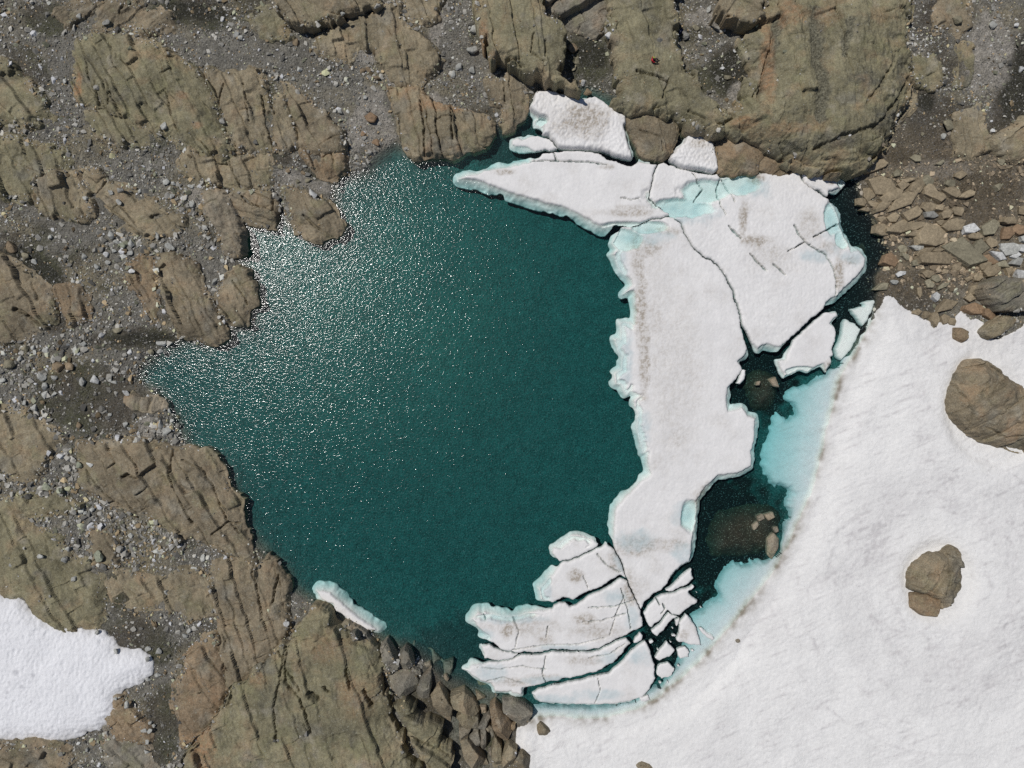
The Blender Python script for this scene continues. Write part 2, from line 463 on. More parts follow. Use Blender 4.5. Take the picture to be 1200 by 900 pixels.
def outcrop(poly, label, h=1.6, w=1.2, ang=62, tone='tan', cell=(3.2, 1.3), step=.35, depth=.4, tilt=(0, 0), cracks=(), lich=.5, rust=.3,
            warp=.40, res=.085, seed=0, zref=None, smooth_amt=1.0, name='rock_outcrop', cat='rock outcrop', group=None, round_=0, base=None, outset=.6, lip=None, gully=(), blots=(), rusts=(), notch=1.0):
    pc = np.mean(np.asarray(poly, float), 0)
    c0 = W([pc], 1.0)[0]
    g0 = max(float(gsmooth(np.array([c0[0]]), np.array([c0[1]]))[0]), .1) if base is None else base
    zr = g0 + .6 * h if zref is None else zref
    P = chaikin(W(poly, zr), round_) if round_ else W(poly, zr)
    if lip is None:
        inland = sstep(.6, 2.2, g0)
        notch *= .4 + .6 * float(inland)
        h *= .62 + .38 * float(inland)
        outset += -.35 + .7 * float(inland)
        lip = .10 - .16 * float(inland); h *= 1 - .30 * float(inland)
    h *= .66; step *= .75; depth *= .7; ang = -ang
    seed = seed or (int(pc[0] * 7 + pc[1] * 3) % 900 + 5)
    x, y, d, q, be = grid_patch(P, res, warp=warp, wscale=1.8, wseed=seed % 40, wfine=.06, inset=-outset, adj=lambda X, Y: notch * ((worley(X / 1.5 + .3 * Y, Y / 1.2, seed + 71)[2] - .5) * .85 + (worley(X / .6, Y / .6, seed + 73)[2] - .5) * .25))
    G = gsmooth(x, y)
    gb = np.maximum(G + .45 * fbm(x / 9, y / 9, 3, 3) * sstep(0, 2, G), .12) if base is None else np.full_like(x, base)
    size = max(np.ptp(P[:, 0]), np.ptp(P[:, 1]))
    cx, cy = P.mean(0)
    w = w * .62
    prof = 1 - np.exp(-d / w)
    z = gb + h * (lip + (1 - lip) * prof)
    z = z + tilt[0] * (x - cx) / size * prof ** .3 + tilt[1] * (y - cy) / size * prof ** .3
    # fracture blocks, stretched along the crack direction
    ca, sa = math.cos(math.radians(-ang)), math.sin(math.radians(-ang))
    wx = x + .5 * fbm(x / 2.5, y / 2.5, seed + 1, 3); wy = y + .5 * fbm(x / 2.5 + 5, y / 2.5, seed + 2, 3)
    u = wx * ca + wy * sa; v = -wx * sa + wy * ca
    def joints(a, b, sp, ln, sd_, cut):
        """jittered, broken joint lines along a; returns groove and strip number"""
        k = np.floor(b / sp)
        best = np.full(x.shape, 9.0); ball = best.copy(); side = k.copy()
        for dk in (-1, 0, 1):
            kk = k + dk
            pos = (kk + .5 + (_h(kk, kk * 0, sd_) - .5) * .8) * sp
            on = _h(kk, np.floor(a / ln + 7 * _h(kk, kk * 0 + 3, sd_)), sd_ + 5) > cut
            ball = np.minimum(ball, np.abs(b - pos))
            best = np.where(on, np.minimum(best, np.abs(b - pos)), best)
            side = np.where((dk == 0) & (b > pos), k + 1, side)
        return best, side, sstep(0, .10, ball)
    b1, s1, k1 = joints(u, v, cell[1], cell[0] * 1.3, seed, .46)
    # cross joints, shifted from strip to strip
    b2, s2, k2 = joints(v, u + s1 * 1.7, cell[0], cell[1], seed + 13, .62)
    b3, s3, k3 = joints(u * .8 + v * .6, v * .8 - u * .6, cell[1] * 1.9, cell[0] * .9, seed + 29, .74)
    b4, s4, k4 = joints(u, v, cell[1] * .33, cell[0] * .45, seed + 37, .78)
    vis = sstep(-.30, .2, fbm(x / 3.5, y / 3.5, seed + 4, 3))
    wv = .55 + .9 * np.abs(fbm(x / 1.3, y / 1.3, seed + 14, 2))
    edge_in = sstep(0, .4, d)
    g1 = (1 - sstep(.02, .085, b1 / wv)) * (.3 + .7 * vis)
    g2 = np.maximum((1 - sstep(.02, .075, b2 / wv)) * vis, (1 - sstep(.02, .07, b3 / wv)) * .8)
    g4 = (1 - sstep(.015, .065, b4 / wv)) * sstep(-.05, .3, fbm(x / 2.6 + 3, y / 2.6, seed + 6, 3))
    idv = _h(s1, s2 * 0 + 1, seed + 3); id2 = _h(s1, s2, seed + 8)
    z = z + ((idv - .5) * 1.1 * k1 + (id2 - .5) * .8 * vis * k1 * k2) * step * edge_in
    saw = (v / cell[1] - s1 + .5); saw2 = (u / cell[0] - s2 + .5)
    z = z + .5 * np.tanh(2 * cell[1] * np.clip(saw, -.6, .6) * ((idv - .35) * .6)) * k1 * edge_in + .4 * np.tanh(2.5 * cell[0] * np.clip(saw2, -.6, .6) * ((id2 - .5) * .4)) * vis * k1 * k2 * edge_in
    groove = np.maximum(np.maximum(g1, g2), g4 * .7)
    z = z - depth * (g1 + .7 * g2 * (1 - g1)) * edge_in - depth * .4 * g4 * edge_in
    for ln, wd, dp in cracks:
        t = dline(x + .15 * fbm(x / .8, y / .8, 61, 3), y + .15 * fbm(x / .8 + 4, y / .8, 62, 3), W(ln, zr))
        ww = wd * .45 * (.35 + 1.5 * np.abs(fbm(x / .9, y / .9, 63, 2))) 
        gg = 1 - sstep(ww * .3, ww + .03, t)
        z = z - .8 * dp * gg; groove = np.maximum(groove, gg)
    gl = np.zeros_like(x)
    for ln, wd, dp in gully:
        t = dline(x + .6 * fbm(x / 2, y / 2, 65, 3), y, W(ln, zr)); e = np.exp(-(t / wd) ** 2)
        z = z - dp * e; gl = np.maximum(gl, sstep(.35, .75, e + .35 * fbm(x / .8, y / .8, 66, 3)))
    rid = 1 - np.abs(fbm(u / 2.2, v / .55, seed + 8, 3)) * 2
    z = z + smooth_amt * (.30 * fbm(x / 3.6, y / 3.6, seed + 9, 4) + .075 * (rid - .5) + .10 * fbm(u / 1.6, v / .5, seed + 19, 3) + .03 * fbm(x / .35, y / .35, seed + 10, 2)) * (.55 + .45 * edge_in)
    cols = rock_cols(x, y, tone, groove, seed, lich, rust)
    gl = gl[:, None]; cols = cols * (1 - gl) + np.array([.135, .126, .088]) * (1 + .9 * perlin(x / .18, y / .18, 67)[:, None]) * gl
    def patch(lst, col, cols):
        for (cx_, cy_, rx_, ry_, am) in lst:
            cc = W([(cx_, cy_)], zr)[0]; kk = (CAM_H - zr) / FPX
            e = np.hypot((x - cc[0]) / (rx_ * kk), (y - cc[1]) / (ry_ * kk)) + .6 * fbm(x / 1.6, y / 1.6, seed + 41, 4)
            m = ((1 - sstep(.35, 1.15, e)) * am * (.6 + .7 * sstep(-.3, .4, fbm(x / .5, y / .5, seed + 43, 3))))[:, None]
            cols = cols * (1 - m) + np.array(col) * m
        return cols
    cols = patch(blots, (.075, .074, .062), cols)
    cols = patch(rusts, (.33, .205, .115), cols)
    er = (np.exp(-d / .7) * sstep(-.1, .4, fbm(x / 3, y / 3, seed + 31, 3)) * .6)[:, None]
    cols = cols * (1 - er) + np.array([.36, .29, .195]) * er
    zb = np.minimum(G, gb) - .7
    V, F, cols = with_walls(x, y, np.maximum(z, zb + .2), q, be, zb, cols)
    o = build(name, V, F, M_ROCK, cols, smooth=True)
    OUTLINES.append(W(poly, zr))
    return tag(o, label, cat, group)

OG = 'bare rock outcrops round the lake'
def OC(poly, label, **k):
    k.setdefault('group', OG)
    return outcrop(poly, label, **k)

# upper left
OC([(68,16),(86,8),(144,3),(180,8),(192,12),(197,26),(176,33),(140,24),(108,28),(96,22),(88,24),(76,26)], 'long low tan outcrop lying across the scree near the top left corner', h=.9, w=.7, ang=35, tone='brown', cracks=(([(98,20),(112,6)],.3,.5),([(137,14),(144,3)],.3,.5)))
OC([(78,46),(84,40),(104,38),(136,36),(164,44),(184,53),(208,68),(230,84),(240,98),(247,112),(252,136),(263,166),(259,180),(243,180),(213,167),(173,147),(133,130),(118,126),(98,118),(86,118),(80,90),(79,66)], 'largest olive outcrop of the upper left, crowded with dark slanting cracks', rusts=((86,98,6,26,.8),(212,110,8,7,.6),(228,144,8,5,.6),(190,60,40,10,.3)), blots=((150,110,24,18,.3),), h=2.6, w=1.8, ang=-62, tone='olive', cell=(3.0,1.1), step=.5, depth=.55, lich=.8, tilt=(1.2,.6),
   cracks=(([(98,68),(102,92),(112,118)],.35,.7),([(122,92),(128,112),(134,128)],.35,.7),([(190,104),(196,128),(203,150)],.3,.6),([(108,92),(110,120)],.3,.6),([(124,108),(120,128)],.4,.7)))
OC([(100,129),(128,131),(150,138),(172,150),(182,160),(168,168),(140,166),(112,158),(106,146)], 'small smooth olive ledge below the heavily cracked upper left outcrop', h=1.0, w=.8, ang=-62, tone='olive', cell=(2.6,1.2))
OC([(240,78),(248,77),(256,84),(278,80),(288,75),(302,79),(307,100),(314,120),(317,170),(296,171),(274,172),(266,156),(258,132),(246,108)], 'blocky tan outcrop split by two dark clefts right of the cracked olive outcrop', h=2.0, w=1.1, ang=-68, tone='tan', cell=(3.0,1.7), step=.45, cracks=(([(262,98),(254,118)],.35,.6),([(303,108),(308,140),(316,170)],.4,1.0),([(283,96),(290,140)],.3,.5)))
OC([(320,112),(332,112),(338,130),(344,156),(346,168),(326,176),(320,172),(317,140)], 'narrow tan rib of rock between two dark clefts above the stony inlet', h=1.5, w=.5, ang=-70, tone='tan', cell=(2.6,.9))
OC([(330,95),(340,100),(368,122),(388,138),(398,152),(402,176),(380,177),(346,170),(340,138)], 'smooth wedge shaped brown outcrop pointing up beside the grey scree', h=1.9, w=.9, ang=-62, tone='brown', cell=(3.4,1.8), tilt=(.8,0))
OC([(203,187),(220,174),(233,180),(267,182),(290,178),(315,174),(315,210),(304,217),(283,220),(247,213),(217,201)], 'wide tan ledge under the blocky outcrop, above the bright two-armed cove', h=1.4, w=.9, ang=-75, tone='tan', cell=(2.6,1.6), cracks=(([(266,186),(272,202),(280,218)],.35,.6),))
OC([(352,174),(393,177),(404,180),(405,197),(390,212),(373,204),(360,191)], 'reddish tan outcrop at the shore right of the muddy gravel pocket', h=1.3, w=.8, ang=-70, tone='rust', cell=(2.8,1.4))
OC([(232,222),(240,218),(264,224),(267,240),(275,254),(278,274),(279,290),(264,297),(254,292),(248,270),(236,252),(231,236)], 'rounded pale tan rock finger with a dark shadowed flank at the bright cove', h=3.6, w=1.0, ang=-70, tone='pale', cell=(3,2), step=.2, rust=.4)
OC([(266,228),(276,220),(292,223),(310,220),(320,226),(322,240),(319,266),(300,262),(278,254),(273,244)], 'brown split outcrop forming the back wall of the bright cove', h=1.7, w=.5, ang=-20, tone='brown', cell=(2.2,1.1), step=.5, depth=.6, cracks=(([(281,228),(292,238),(304,242)],.5,.9),([(318,222),(316,246)],.5,.6)))
OC([(328,216),(338,218),(352,222),(366,230),(380,232),(388,236),(390,242),(400,260),(396,272),(380,278),(366,280),(355,274),(350,264),(344,268),(340,258),(336,240),(330,228)], 'smooth rounded brown headland jutting into the glittering water', h=2.0, w=1.6, ang=-60, tone='brown', cell=(4.5,3), step=.2, rust=.15, cracks=(([(353,250),(366,262),(372,266)],.5,.6),))
OC([(-20,156),(0,160),(20,163),(67,177),(70,188),(55,200),(37,206),(34,225),(24,231),(10,224),(-20,220)], 'olive cracked outcrop at the left edge level with the wide tan ledge', h=1.7, w=1.1, ang=-68, tone='olive', cell=(2.8,1.2))
OC([(42,205),(60,200),(85,205),(88,216),(96,225),(102,236),(100,250),(90,257),(75,255),(60,250),(47,247),(41,230)], 'squarish tan outcrop just right of the olive outcrop at the left edge', h=1.4, w=.8, ang=-72, tone='tan', cell=(3.4,1.7))
OC([(92,197),(113,199),(123,210),(147,219),(170,230),(184,238),(192,246),(213,252),(213,262),(197,272),(167,273),(140,273),(127,258),(107,238),(100,217)], 'long diagonal tan slab with a pale rim and two dark pits', h=1.3, w=.9, ang=-45, tone='tan', cell=(4.5,1.5), step=.25, cracks=(([(102,228),(112,226),(124,212)],.3,.5),([(112,232),(140,252),(160,272)],.25,.45),([(176,254),(186,250)],.7,1.0),([(204,264),(214,268)],.6,.9)))
OC([(-10,70),(8,76),(17,87),(33,100),(43,113),(51,133),(37,141),(0,141),(-10,140)], 'rounded olive outcrop cut by the left edge beside the scree', h=1.6, w=1.4, ang=-50, tone='olive', cell=(2.6,1.8))
OC([(-10,295),(12,308),(36,322),(50,336),(52,347),(57,373),(43,384),(23,397),(-10,402)], 'broad brown dome at the left edge with a black hollow', h=1.8, w=1.8, ang=-60, tone='brown', cell=(4,2.4), step=.25, cracks=(([(14,362),(28,366),(42,380)],.9,.8),([(33,330),(40,350)],.3,.4)))
OC([(63,335),(75,331),(87,333),(96,344),(103,360),(100,373),(77,382),(68,362)], 'small reddish upright outcrop right of the brown dome', h=1.1, w=.6, ang=-80, tone='rust', cell=(2.4,.9))
OC([(180,296),(200,296),(226,304),(232,324),(240,346),(248,358),(257,377),(260,393),(247,403),(233,398),(203,393),(195,370),(184,343),(180,313)], 'tall striped brown slab of parallel layers reaching the small shallow inlet', h=2.1, w=.9, ang=-66, tone='brown', cell=(6,.9), step=.4, depth=.5)
OC([(143,325),(152,308),(162,300),(178,302),(181,333),(187,373),(173,377),(163,350)], 'low broken brown ledge along the left side of the striped slab', h=.9, w=.6, ang=-62, tone='rust', cell=(2.6,.8))
OC([(250,346),(257,336),(262,320),(273,312),(287,314),(295,333),(298,357),(288,362),(285,380),(267,378),(256,367)], 'rounded brown shore rock with one long crack beside the striped slab', h=1.9, w=1.1, ang=-60, tone='brown', cell=(4,2.4), step=.25, cracks=(([(270,328),(282,345),(287,356)],.3,.6),))
OC([(142,464),(153,450),(166,460),(180,457),(193,467),(198,480),(183,487),(153,486),(143,477)], 'small fan shaped ochre rock at the tip of the shallow inlet', outset=0, h=.6, w=.6, ang=80, tone='pale', cell=(2,1), rust=.6)
OC([(83,520),(113,518),(147,517),(177,516),(197,527),(217,526),(240,531),(250,540),(256,555),(262,577),(277,590),(279,617),(287,637),(293,662),(277,657),(240,643),(222,633),(205,637),(187,620),(167,604),(133,598),(100,578),(88,567),(87,548)], 'large brown outcrop with curving cracks along the left shore', h=2.3, w=1.5, ang=-58, tone='brown', cell=(4.2,1.5), step=.4, depth=.5, rust=.2,
   cracks=(([(196,530),(195,555),(205,585),(222,615)],.4,.7),([(210,540),(232,550),(248,580),(262,610),(276,628)],.35,.6),([(141,560),(150,556),(160,561)],.7,.9),([(97,552),(120,580),(140,595)],.3,.5),([(245,628),(262,614),(276,616)],.35,.6)))
OC([(-10,480),(20,482),(43,497),(67,516),(50,537),(40,563),(27,565),(0,553),(-10,553)], 'tan outcrop at the left edge above the fresh grey gravel tongue', h=1.4, w=1.0, ang=-60, tone='tan', cell=(3.4,1.5))
OC([(-10,587),(33,582),(67,580),(88,593),(66,601),(30,609),(33,617),(60,633),(78,658),(100,662),(113,679),(111,700),(111,733),(103,743),(73,741),(48,728),(33,720),(20,703),(-10,697)], 'broad flat olive brown slab above the left snow patch', h=1.6, w=1.4, ang=-62, tone='olive', cell=(3.4,1.8), step=.25, lich=.3)
OC([(102,620),(112,622),(123,627),(137,643),(134,662),(120,666),(107,657)], 'small smooth brown hump poking out of the gravel tongue', h=.8, w=.6, ang=-50, tone='brown', cell=(3,2), step=.15)
OC([(117,668),(150,673),(187,677),(204,667),(230,672),(243,683),(247,700),(250,722),(220,728),(200,718),(173,714),(150,716),(133,703)], 'low tan ledge between gravel tongue and olive rubble, below the large shore outcrop', h=1.1, w=.9, ang=-60, tone='tan', cell=(2.4,1.2), rust=.4)
OC([(246,662),(267,655),(287,662),(298,668),(308,656),(323,667),(333,687),(336,717),(334,748),(320,767),(293,793),(263,813),(256,787),(253,745),(250,727),(245,700)], 'brown fractured outcrop with a long rust edged crack beside the lake', h=2.2, w=1.4, ang=-72, tone='brown', cell=(3.4,1.3), step=.45, depth=.5, lich=.2, cracks=(([(292,665),(298,690),(306,728)],.35,.7),([(322,676),(316,710)],.4,.7),([(258,735),(285,735),(291,728)],.3,.4)))
OC([(213,772),(228,757),(247,747),(253,760),(257,787),(261,813),(248,840),(234,862),(214,874),(209,852),(200,827),(203,807),(216,787)], 'orange stained outcrop left of the big lichen covered slab', h=1.8, w=1.2, ang=-55, tone='rust', cell=(3,1.4), rust=.7, lich=.2)
OC([(263,813),(293,793),(320,767),(333,754),(342,742),(353,723),(373,707),(383,713),(391,730),(402,742),(420,748),(438,760),(452,786),(446,800),(444,816),(454,834),(466,858),(470,880),(476,891),(492,902),(492,925),(205,925),(213,885),(234,863),(252,838)], 'huge green lichen covered slab at the bottom left, crossed by fine cracks', h=3.6, w=1.6, outset=-.05, lip=.5, blots=((320,815,26,22,.4),(400,860,30,20,.3),(350,770,30,12,.3)), rusts=((236,880,18,34,.7),(380,760,30,20,.35),(300,800,14,10,.4),(420,815,30,30,.3)), ang=-70, tone='olive', cell=(4.2,1.7), step=.35, depth=.4, lich=.75, tilt=(1.6,1.0),
   cracks=(([(332,762),(333,800),(352,818),(358,840),(364,860)],0.60,0.90),([(322,768),(352,808)],0.50,0.75),([(330,766),(326,800),(320,830),(323,870)],0.50,0.60),([(406,783),(410,806)],0.70,1.05),([(426,810),(434,829)],0.80,1.20),([(362,812),(372,819)],1.00,1.20),([(378,806),(384,812)],0.80,1.05)))
OC([(451,813),(456,818),(462,824),(474,824),(480,827),(490,838),(505,848),(520,857),(516,876),(526,884),(529,900),(535,925),(508,925),(499,897),(487,887),(481,876),(476,857),(464,834)], 'long olive slab split off the big lichen slab by a black crack', h=3.4, w=.45, outset=-.05, lip=.7, ang=-40, tone='olive', cell=(4.5,2.6), step=.3, lich=.5, tilt=(.2,1.2), cracks=(([(470,858),(490,868),(512,880)],.5,1.0),([(472,878),(490,886),(504,898)],.5,1.0)))
OC([(400,737),(416,744),(432,754),(446,776),(452,792),(440,789),(424,782),(404,772),(396,756)], 'rough shattered grey edge of the lichen slab above the water', h=1.2, w=.4, ang=-40, tone='grey', cell=(1.6,.6), step=.6, depth=.6, zref=2.2, base=1.0)
OC([(134,822),(143,829),(163,843),(168,868),(150,871),(133,863),(124,851)], 'rusty brown outcrop at the lower right tip of the left snow patch', h=1.1, w=.7, ang=-45, tone='rust', cell=(2.4,1.3))
OC([(122,858),(134,865),(150,872),(166,878),(176,905),(140,912),(127,893)], 'grey brown outcrop at the bottom edge under the rusty one', h=1.0, w=.8, ang=-45, tone='grey', cell=(2.6,1.3))
OC([(-10,875),(30,876),(58,877),(70,888),(76,912),(-10,912)], 'dull brown rock in the bottom left corner below the snow', h=.9, w=.8, ang=-30, tone='brown', cell=(2.8,1.6))
# top middle
OC([(323,2),(326,12),(336,22),(347,31),(368,26),(398,18),(432,8),(446,0),(430,-20),(322,-20)], 'smooth tan slab at the top edge with a dark undercut', h=3.0, w=.5, ang=-60, tone='tan', cell=(4.5,3), step=.2, lip=.8, outset=0)
OC([(294,22),(300,14),(314,6),(326,12),(334,24),(335,38),(320,41),(304,37),(296,30)], 'small rounded olive rock left of the undercut top slab', h=1.2, w=.8, ang=20, tone='olive', cell=(3,2), step=.15)
OC([(368,48),(376,36),(400,22),(440,10),(458,0),(470,2),(470,18),(487,33),(507,50),(516,66),(507,83),(490,96),(470,96),(456,88),(444,66),(436,48),(428,55),(420,47),(410,69),(388,66),(369,58)], 'long knobbly tan ridge arching over the scree left of the pale stones', h=2.0, w=.9, ang=-80, tone='tan', cell=(2.2,1.4), step=.5, depth=.5)
OC([(472,-8),(475,10),(483,20),(503,25),(511,18),(517,-8)], 'small tan block at the top edge beside the pale silt gully', h=1.3, w=.5, ang=-70, tone='tan', cell=(2.6,1.6))
OC([(453,97),(470,98),(492,102),(504,114),(532,124),(564,128),(576,138),(580,152),(564,167),(546,173),(530,179),(507,178),(483,184),(470,165),(462,135)], 'broad tan outcrop of upright ribs dipping into the dark cove', rusts=((520,124,44,7,.7),(470,110,14,10,.4)), h=2.2, w=1.0, ang=-78, tone='tan', cell=(4.0,1.3), step=.5, depth=.6, rust=.5, cracks=(([(492,118),(497,150),(496,178)],.4,.8),([(528,126),(530,160)],.4,.8),([(466,130),(468,176)],.3,.5)))
OC([(568,93),(590,92),(592,86),(600,83),(612,88),(618,106),(618,118),(614,134),(604,138),(600,148),(592,151),(588,144),(589,124),(576,118),(571,108)], 'brown knuckle of rock between the dark cove and the dirty snow', h=1.8, w=.7, ang=-82, tone='brown', cell=(2.8,1.4), cracks=(([(590,90),(592,120)],.3,.5),))
OC([(557,-20),(558,14),(566,36),(574,63),(586,59),(604,67),(622,76),(642,87),(662,93),(681,99),(676,88),(668,80),(655,72),(664,52),(668,34),(654,18),(640,8),(640,-20)], 'big pale olive slab with a long black overhanging front above the dirty snow', rusts=((565,36,7,28,.7),(572,58,12,6,.5)), h=5.2, w=.5, ang=-80, tone='olive', cell=(3.6,2.0), step=.4, lich=.4, lip=.85, zref=5.0, outset=0, tilt=(.3,-.3), cracks=(([(626,34),(622,56),(640,68)],.3,.5),([(640,40),(640,60)],.3,.5)))
OC([(636,-20),(638,10),(664,25),(682,33),(700,37),(714,24),(720,8),(718,-20)], 'shattered dark blocks at the top edge right of the overhanging slab', h=2.6, w=.5, ang=30, tone='grey', cell=(2.6,1.4), step=1.4, depth=1.0)
OC([(720,-20),(719,22),(723,48),(724,66),(726,80),(731,112),(740,121),(776,120),(800,133),(812,139),(836,149),(852,145),(854,136),(832,120),(818,102),(812,88),(800,80),(797,62),(790,46),(790,-20)], 'tall olive slab on which the person in red sits', h=4.0, w=.6, lip=.45, ang=-75, tone='olive', cell=(3.8,2.4), step=.3, lich=.4, cracks=(([(747,82),(766,90),(784,96)],.5,.9),([(784,92),(776,115)],.3,.5),([(808,128),(826,141)],.35,.8)))
OC([(732,125),(748,122),(764,121),(786,130),(796,137),(797,152),(792,168),(782,179),(770,182),(754,179),(747,166),(738,144)], 'brown boulder-like rock wedged between the dirty snow and the small snow block', h=2.3, w=.9, ang=-75, tone='brown', cell=(3,1.8), step=.3, base=.15, cracks=(([(752,150),(776,160),(778,176)],.3,.5),), rust=.4)
OC([(842,150),(853,147),(883,150),(896,160),(902,172),(892,184),(890,197),(863,200),(850,197),(843,178)], 'smooth rust brown boulder at the water under the great dome', h=2.4, w=.9, ang=-30, tone='rust', cell=(5,3), step=.2, base=.15, rust=.2)
OC([(896,162),(910,167),(924,182),(930,192),(928,199),(913,202),(893,198),(894,184),(903,173)], 'low reddish rock leaning on the smooth rust brown boulder', h=1.4, w=.6, ang=40, tone='rust', cell=(2.4,1.4), base=.15)
OC([(853,147),(868,128),(880,112),(888,93),(890,70),(884,58),(880,40),(884,30),(897,23),(900,0),(898,-25),(1076,-25),(1074,0),(1067,30),(1072,67),(1073,100),(1064,127),(1048,157),(1034,179),(1017,190),(987,193),(953,186),(938,180),(924,170),(908,160),(883,150)], 'great rounded olive dome of rock towering over the upper right shore', h=6.5, w=3.6, round_=1, lip=.25, blots=((1010,95,30,14,.6),(1036,142,34,15,.6),(978,166,46,13,.5),(1058,92,10,34,.55),(925,168,26,10,.5)), rusts=((902,70,9,66,.7),(876,140,22,9,.7),(925,18,16,22,.6),(965,20,14,20,.4),(930,150,50,8,.4)), ang=-78, tone='olive', cell=(6.5,3.2), step=.35, depth=.45, lich=.65, rust=.4, zref=4.0, tilt=(-.5,-1.2), smooth_amt=1.5,
   gully=(([(955,15),(953,60),(962,105),(960,140)],.85,.45),([(990,30),(986,68)],.6,.3),([(915,20),(905,60),(898,100)],.7,.5)),
   cracks=(([(908,40),(898,80),(890,120)],.5,.6),([(1068,90),(1052,120),(1026,148),(990,160),(958,172)],.9,.7),([(1046,75),(1030,100),(1010,125)],.6,.5)))
OC([(842,12),(852,-20),(898,-25),(899,20),(893,24),(880,27),(862,20)], 'tan block at the top edge with an undercut shadowed face', h=4.5, w=.4, lip=.85, outset=0, ang=-30, tone='tan', cell=(3.5,2.4), step=.3, tilt=(0,-.6))
# right
OC([(1100,8),(1112,-10),(1138,-10),(1138,10),(1136,30),(1130,40),(1118,30),(1102,28)], 'rounded brown rock at the top edge right of the great dome', h=1.4, w=1.0, ang=-60, tone='brown', cell=(3,2), step=.2)
OC([(1072,66),(1088,60),(1100,60),(1104,80),(1111,90),(1098,98),(1080,97),(1074,90)], 'greenish ledge with a black hollow below, touching the great dome', h=1.6, w=.5, ang=-70, tone='olive', cell=(2.6,1.4), tilt=(0,-.6))
OC([(1127,52),(1140,52),(1143,86),(1137,97),(1126,94)], 'narrow olive rib standing in the gravel right of the dome', h=.9, w=.5, ang=-86, tone='olive', cell=(3,1.5), step=.15)
OC([(1126,134),(1138,128),(1150,122),(1156,154),(1157,172),(1141,184),(1124,178),(1121,150)], 'flat olive tan slab in the gravel above the brown rubble', h=1.0, w=.6, ang=-80, tone='tan', cell=(2.4,1.2))
OC([(1164,160),(1182,154),(1205,138),(1225,150),(1222,186),(1188,186),(1176,170)], 'tan block at the right edge casting a dark shadow', h=2.0, w=.5, ang=30, tone='tan', cell=(2.8,1.6), step=.3)
OC([(1074,102),(1072,124),(1056,142),(1048,160),(1040,176),(1026,184),(1018,192),(1034,182),(1046,160),(1058,136)], 'thin tan ramp of rock skirting the lower right of the great dome', h=.8, w=.5, ang=50, tone='tan', cell=(3,1), round_=0, warp=.2)

# ------------------------------------------------------------------ angular boulders and slabs
def block(poly, label, h=.9, tone='grey', name='boulder', cat='boulder', group=None, base=None, facets=4, slope=.35, res=.09, seed=0, rust=.25, lich=.25, zref=None, rough=1.0, sink=.5, warp=.12, bev=.22):
    P0 = np.asarray(poly, float); pc = P0.mean(0)
    seed = seed or int(pc[0] * 13 + pc[1] * 5) % 9000 + 1
    r = np.random.default_rng(seed)
    c0 = W([pc], .8)[0]
    g0 = float(ground_z(np.array([c0[0]]), np.array([c0[1]]))[0]) if base is None else base
    zr = g0 + .7 * h if zref is None else zref
    P = W(P0, zr)
    cx, cy = P.mean(0)
    rad = .5 * min(np.ptp(P[:, 0]), np.ptp(P[:, 1])) + .05
    x, y, d, q, be = grid_patch(P, res, warp=warp, wscale=.9, wseed=seed % 37, inset=-.10)
    z = np.full_like(x, h)
    a0 = r.uniform(0, 6.28)
    for k in range(facets):
        a = a0 + k * 6.283 / facets + r.uniform(-.5, .5)
        s = slope * r.uniform(.3, 1.8)
        off = r.uniform(-.05, .55) * rad
        z = np.minimum(z, h * 1.0 - s * ((x - cx) * math.cos(a) + (y - cy) * math.sin(a) - off))
    t = r.uniform(-.18, .18, 2)
    z = z + t[0] * (x - cx) + t[1] * (y - cy)
    z = np.minimum(z, z - h * .55 * (1 - sstep(0, bev, d)) )
    z = np.maximum(z, .04 * h)
    e = sstep(0, .2, d)
    z = z + rough * e * (.10 * fbm(x / .9, y / .9, seed + 2, 3) + .04 * fbm(x / .25, y / .25, seed + 3, 2))
    f1, f2, idv = worley(x / 1.3 + .5 * y, y / 1.0, seed)
    g = (1 - sstep(.02, .09, f2 - f1)) * sstep(.1, .4, fbm(x / 1.4, y / 1.4, seed + 8, 2))
    z = z - .18 * g * e * rough
    cols = rock_cols(x, y, tone, g, seed % 900, lich, rust)
    V, F, cols = with_walls(x, y, g0 + z, q, be, g0 - sink, cols)
    o = build(name, V, F, M_ROCK, cols, smooth=False)
    OUTLINES.append(P)
    return tag(o, label, cat, group)

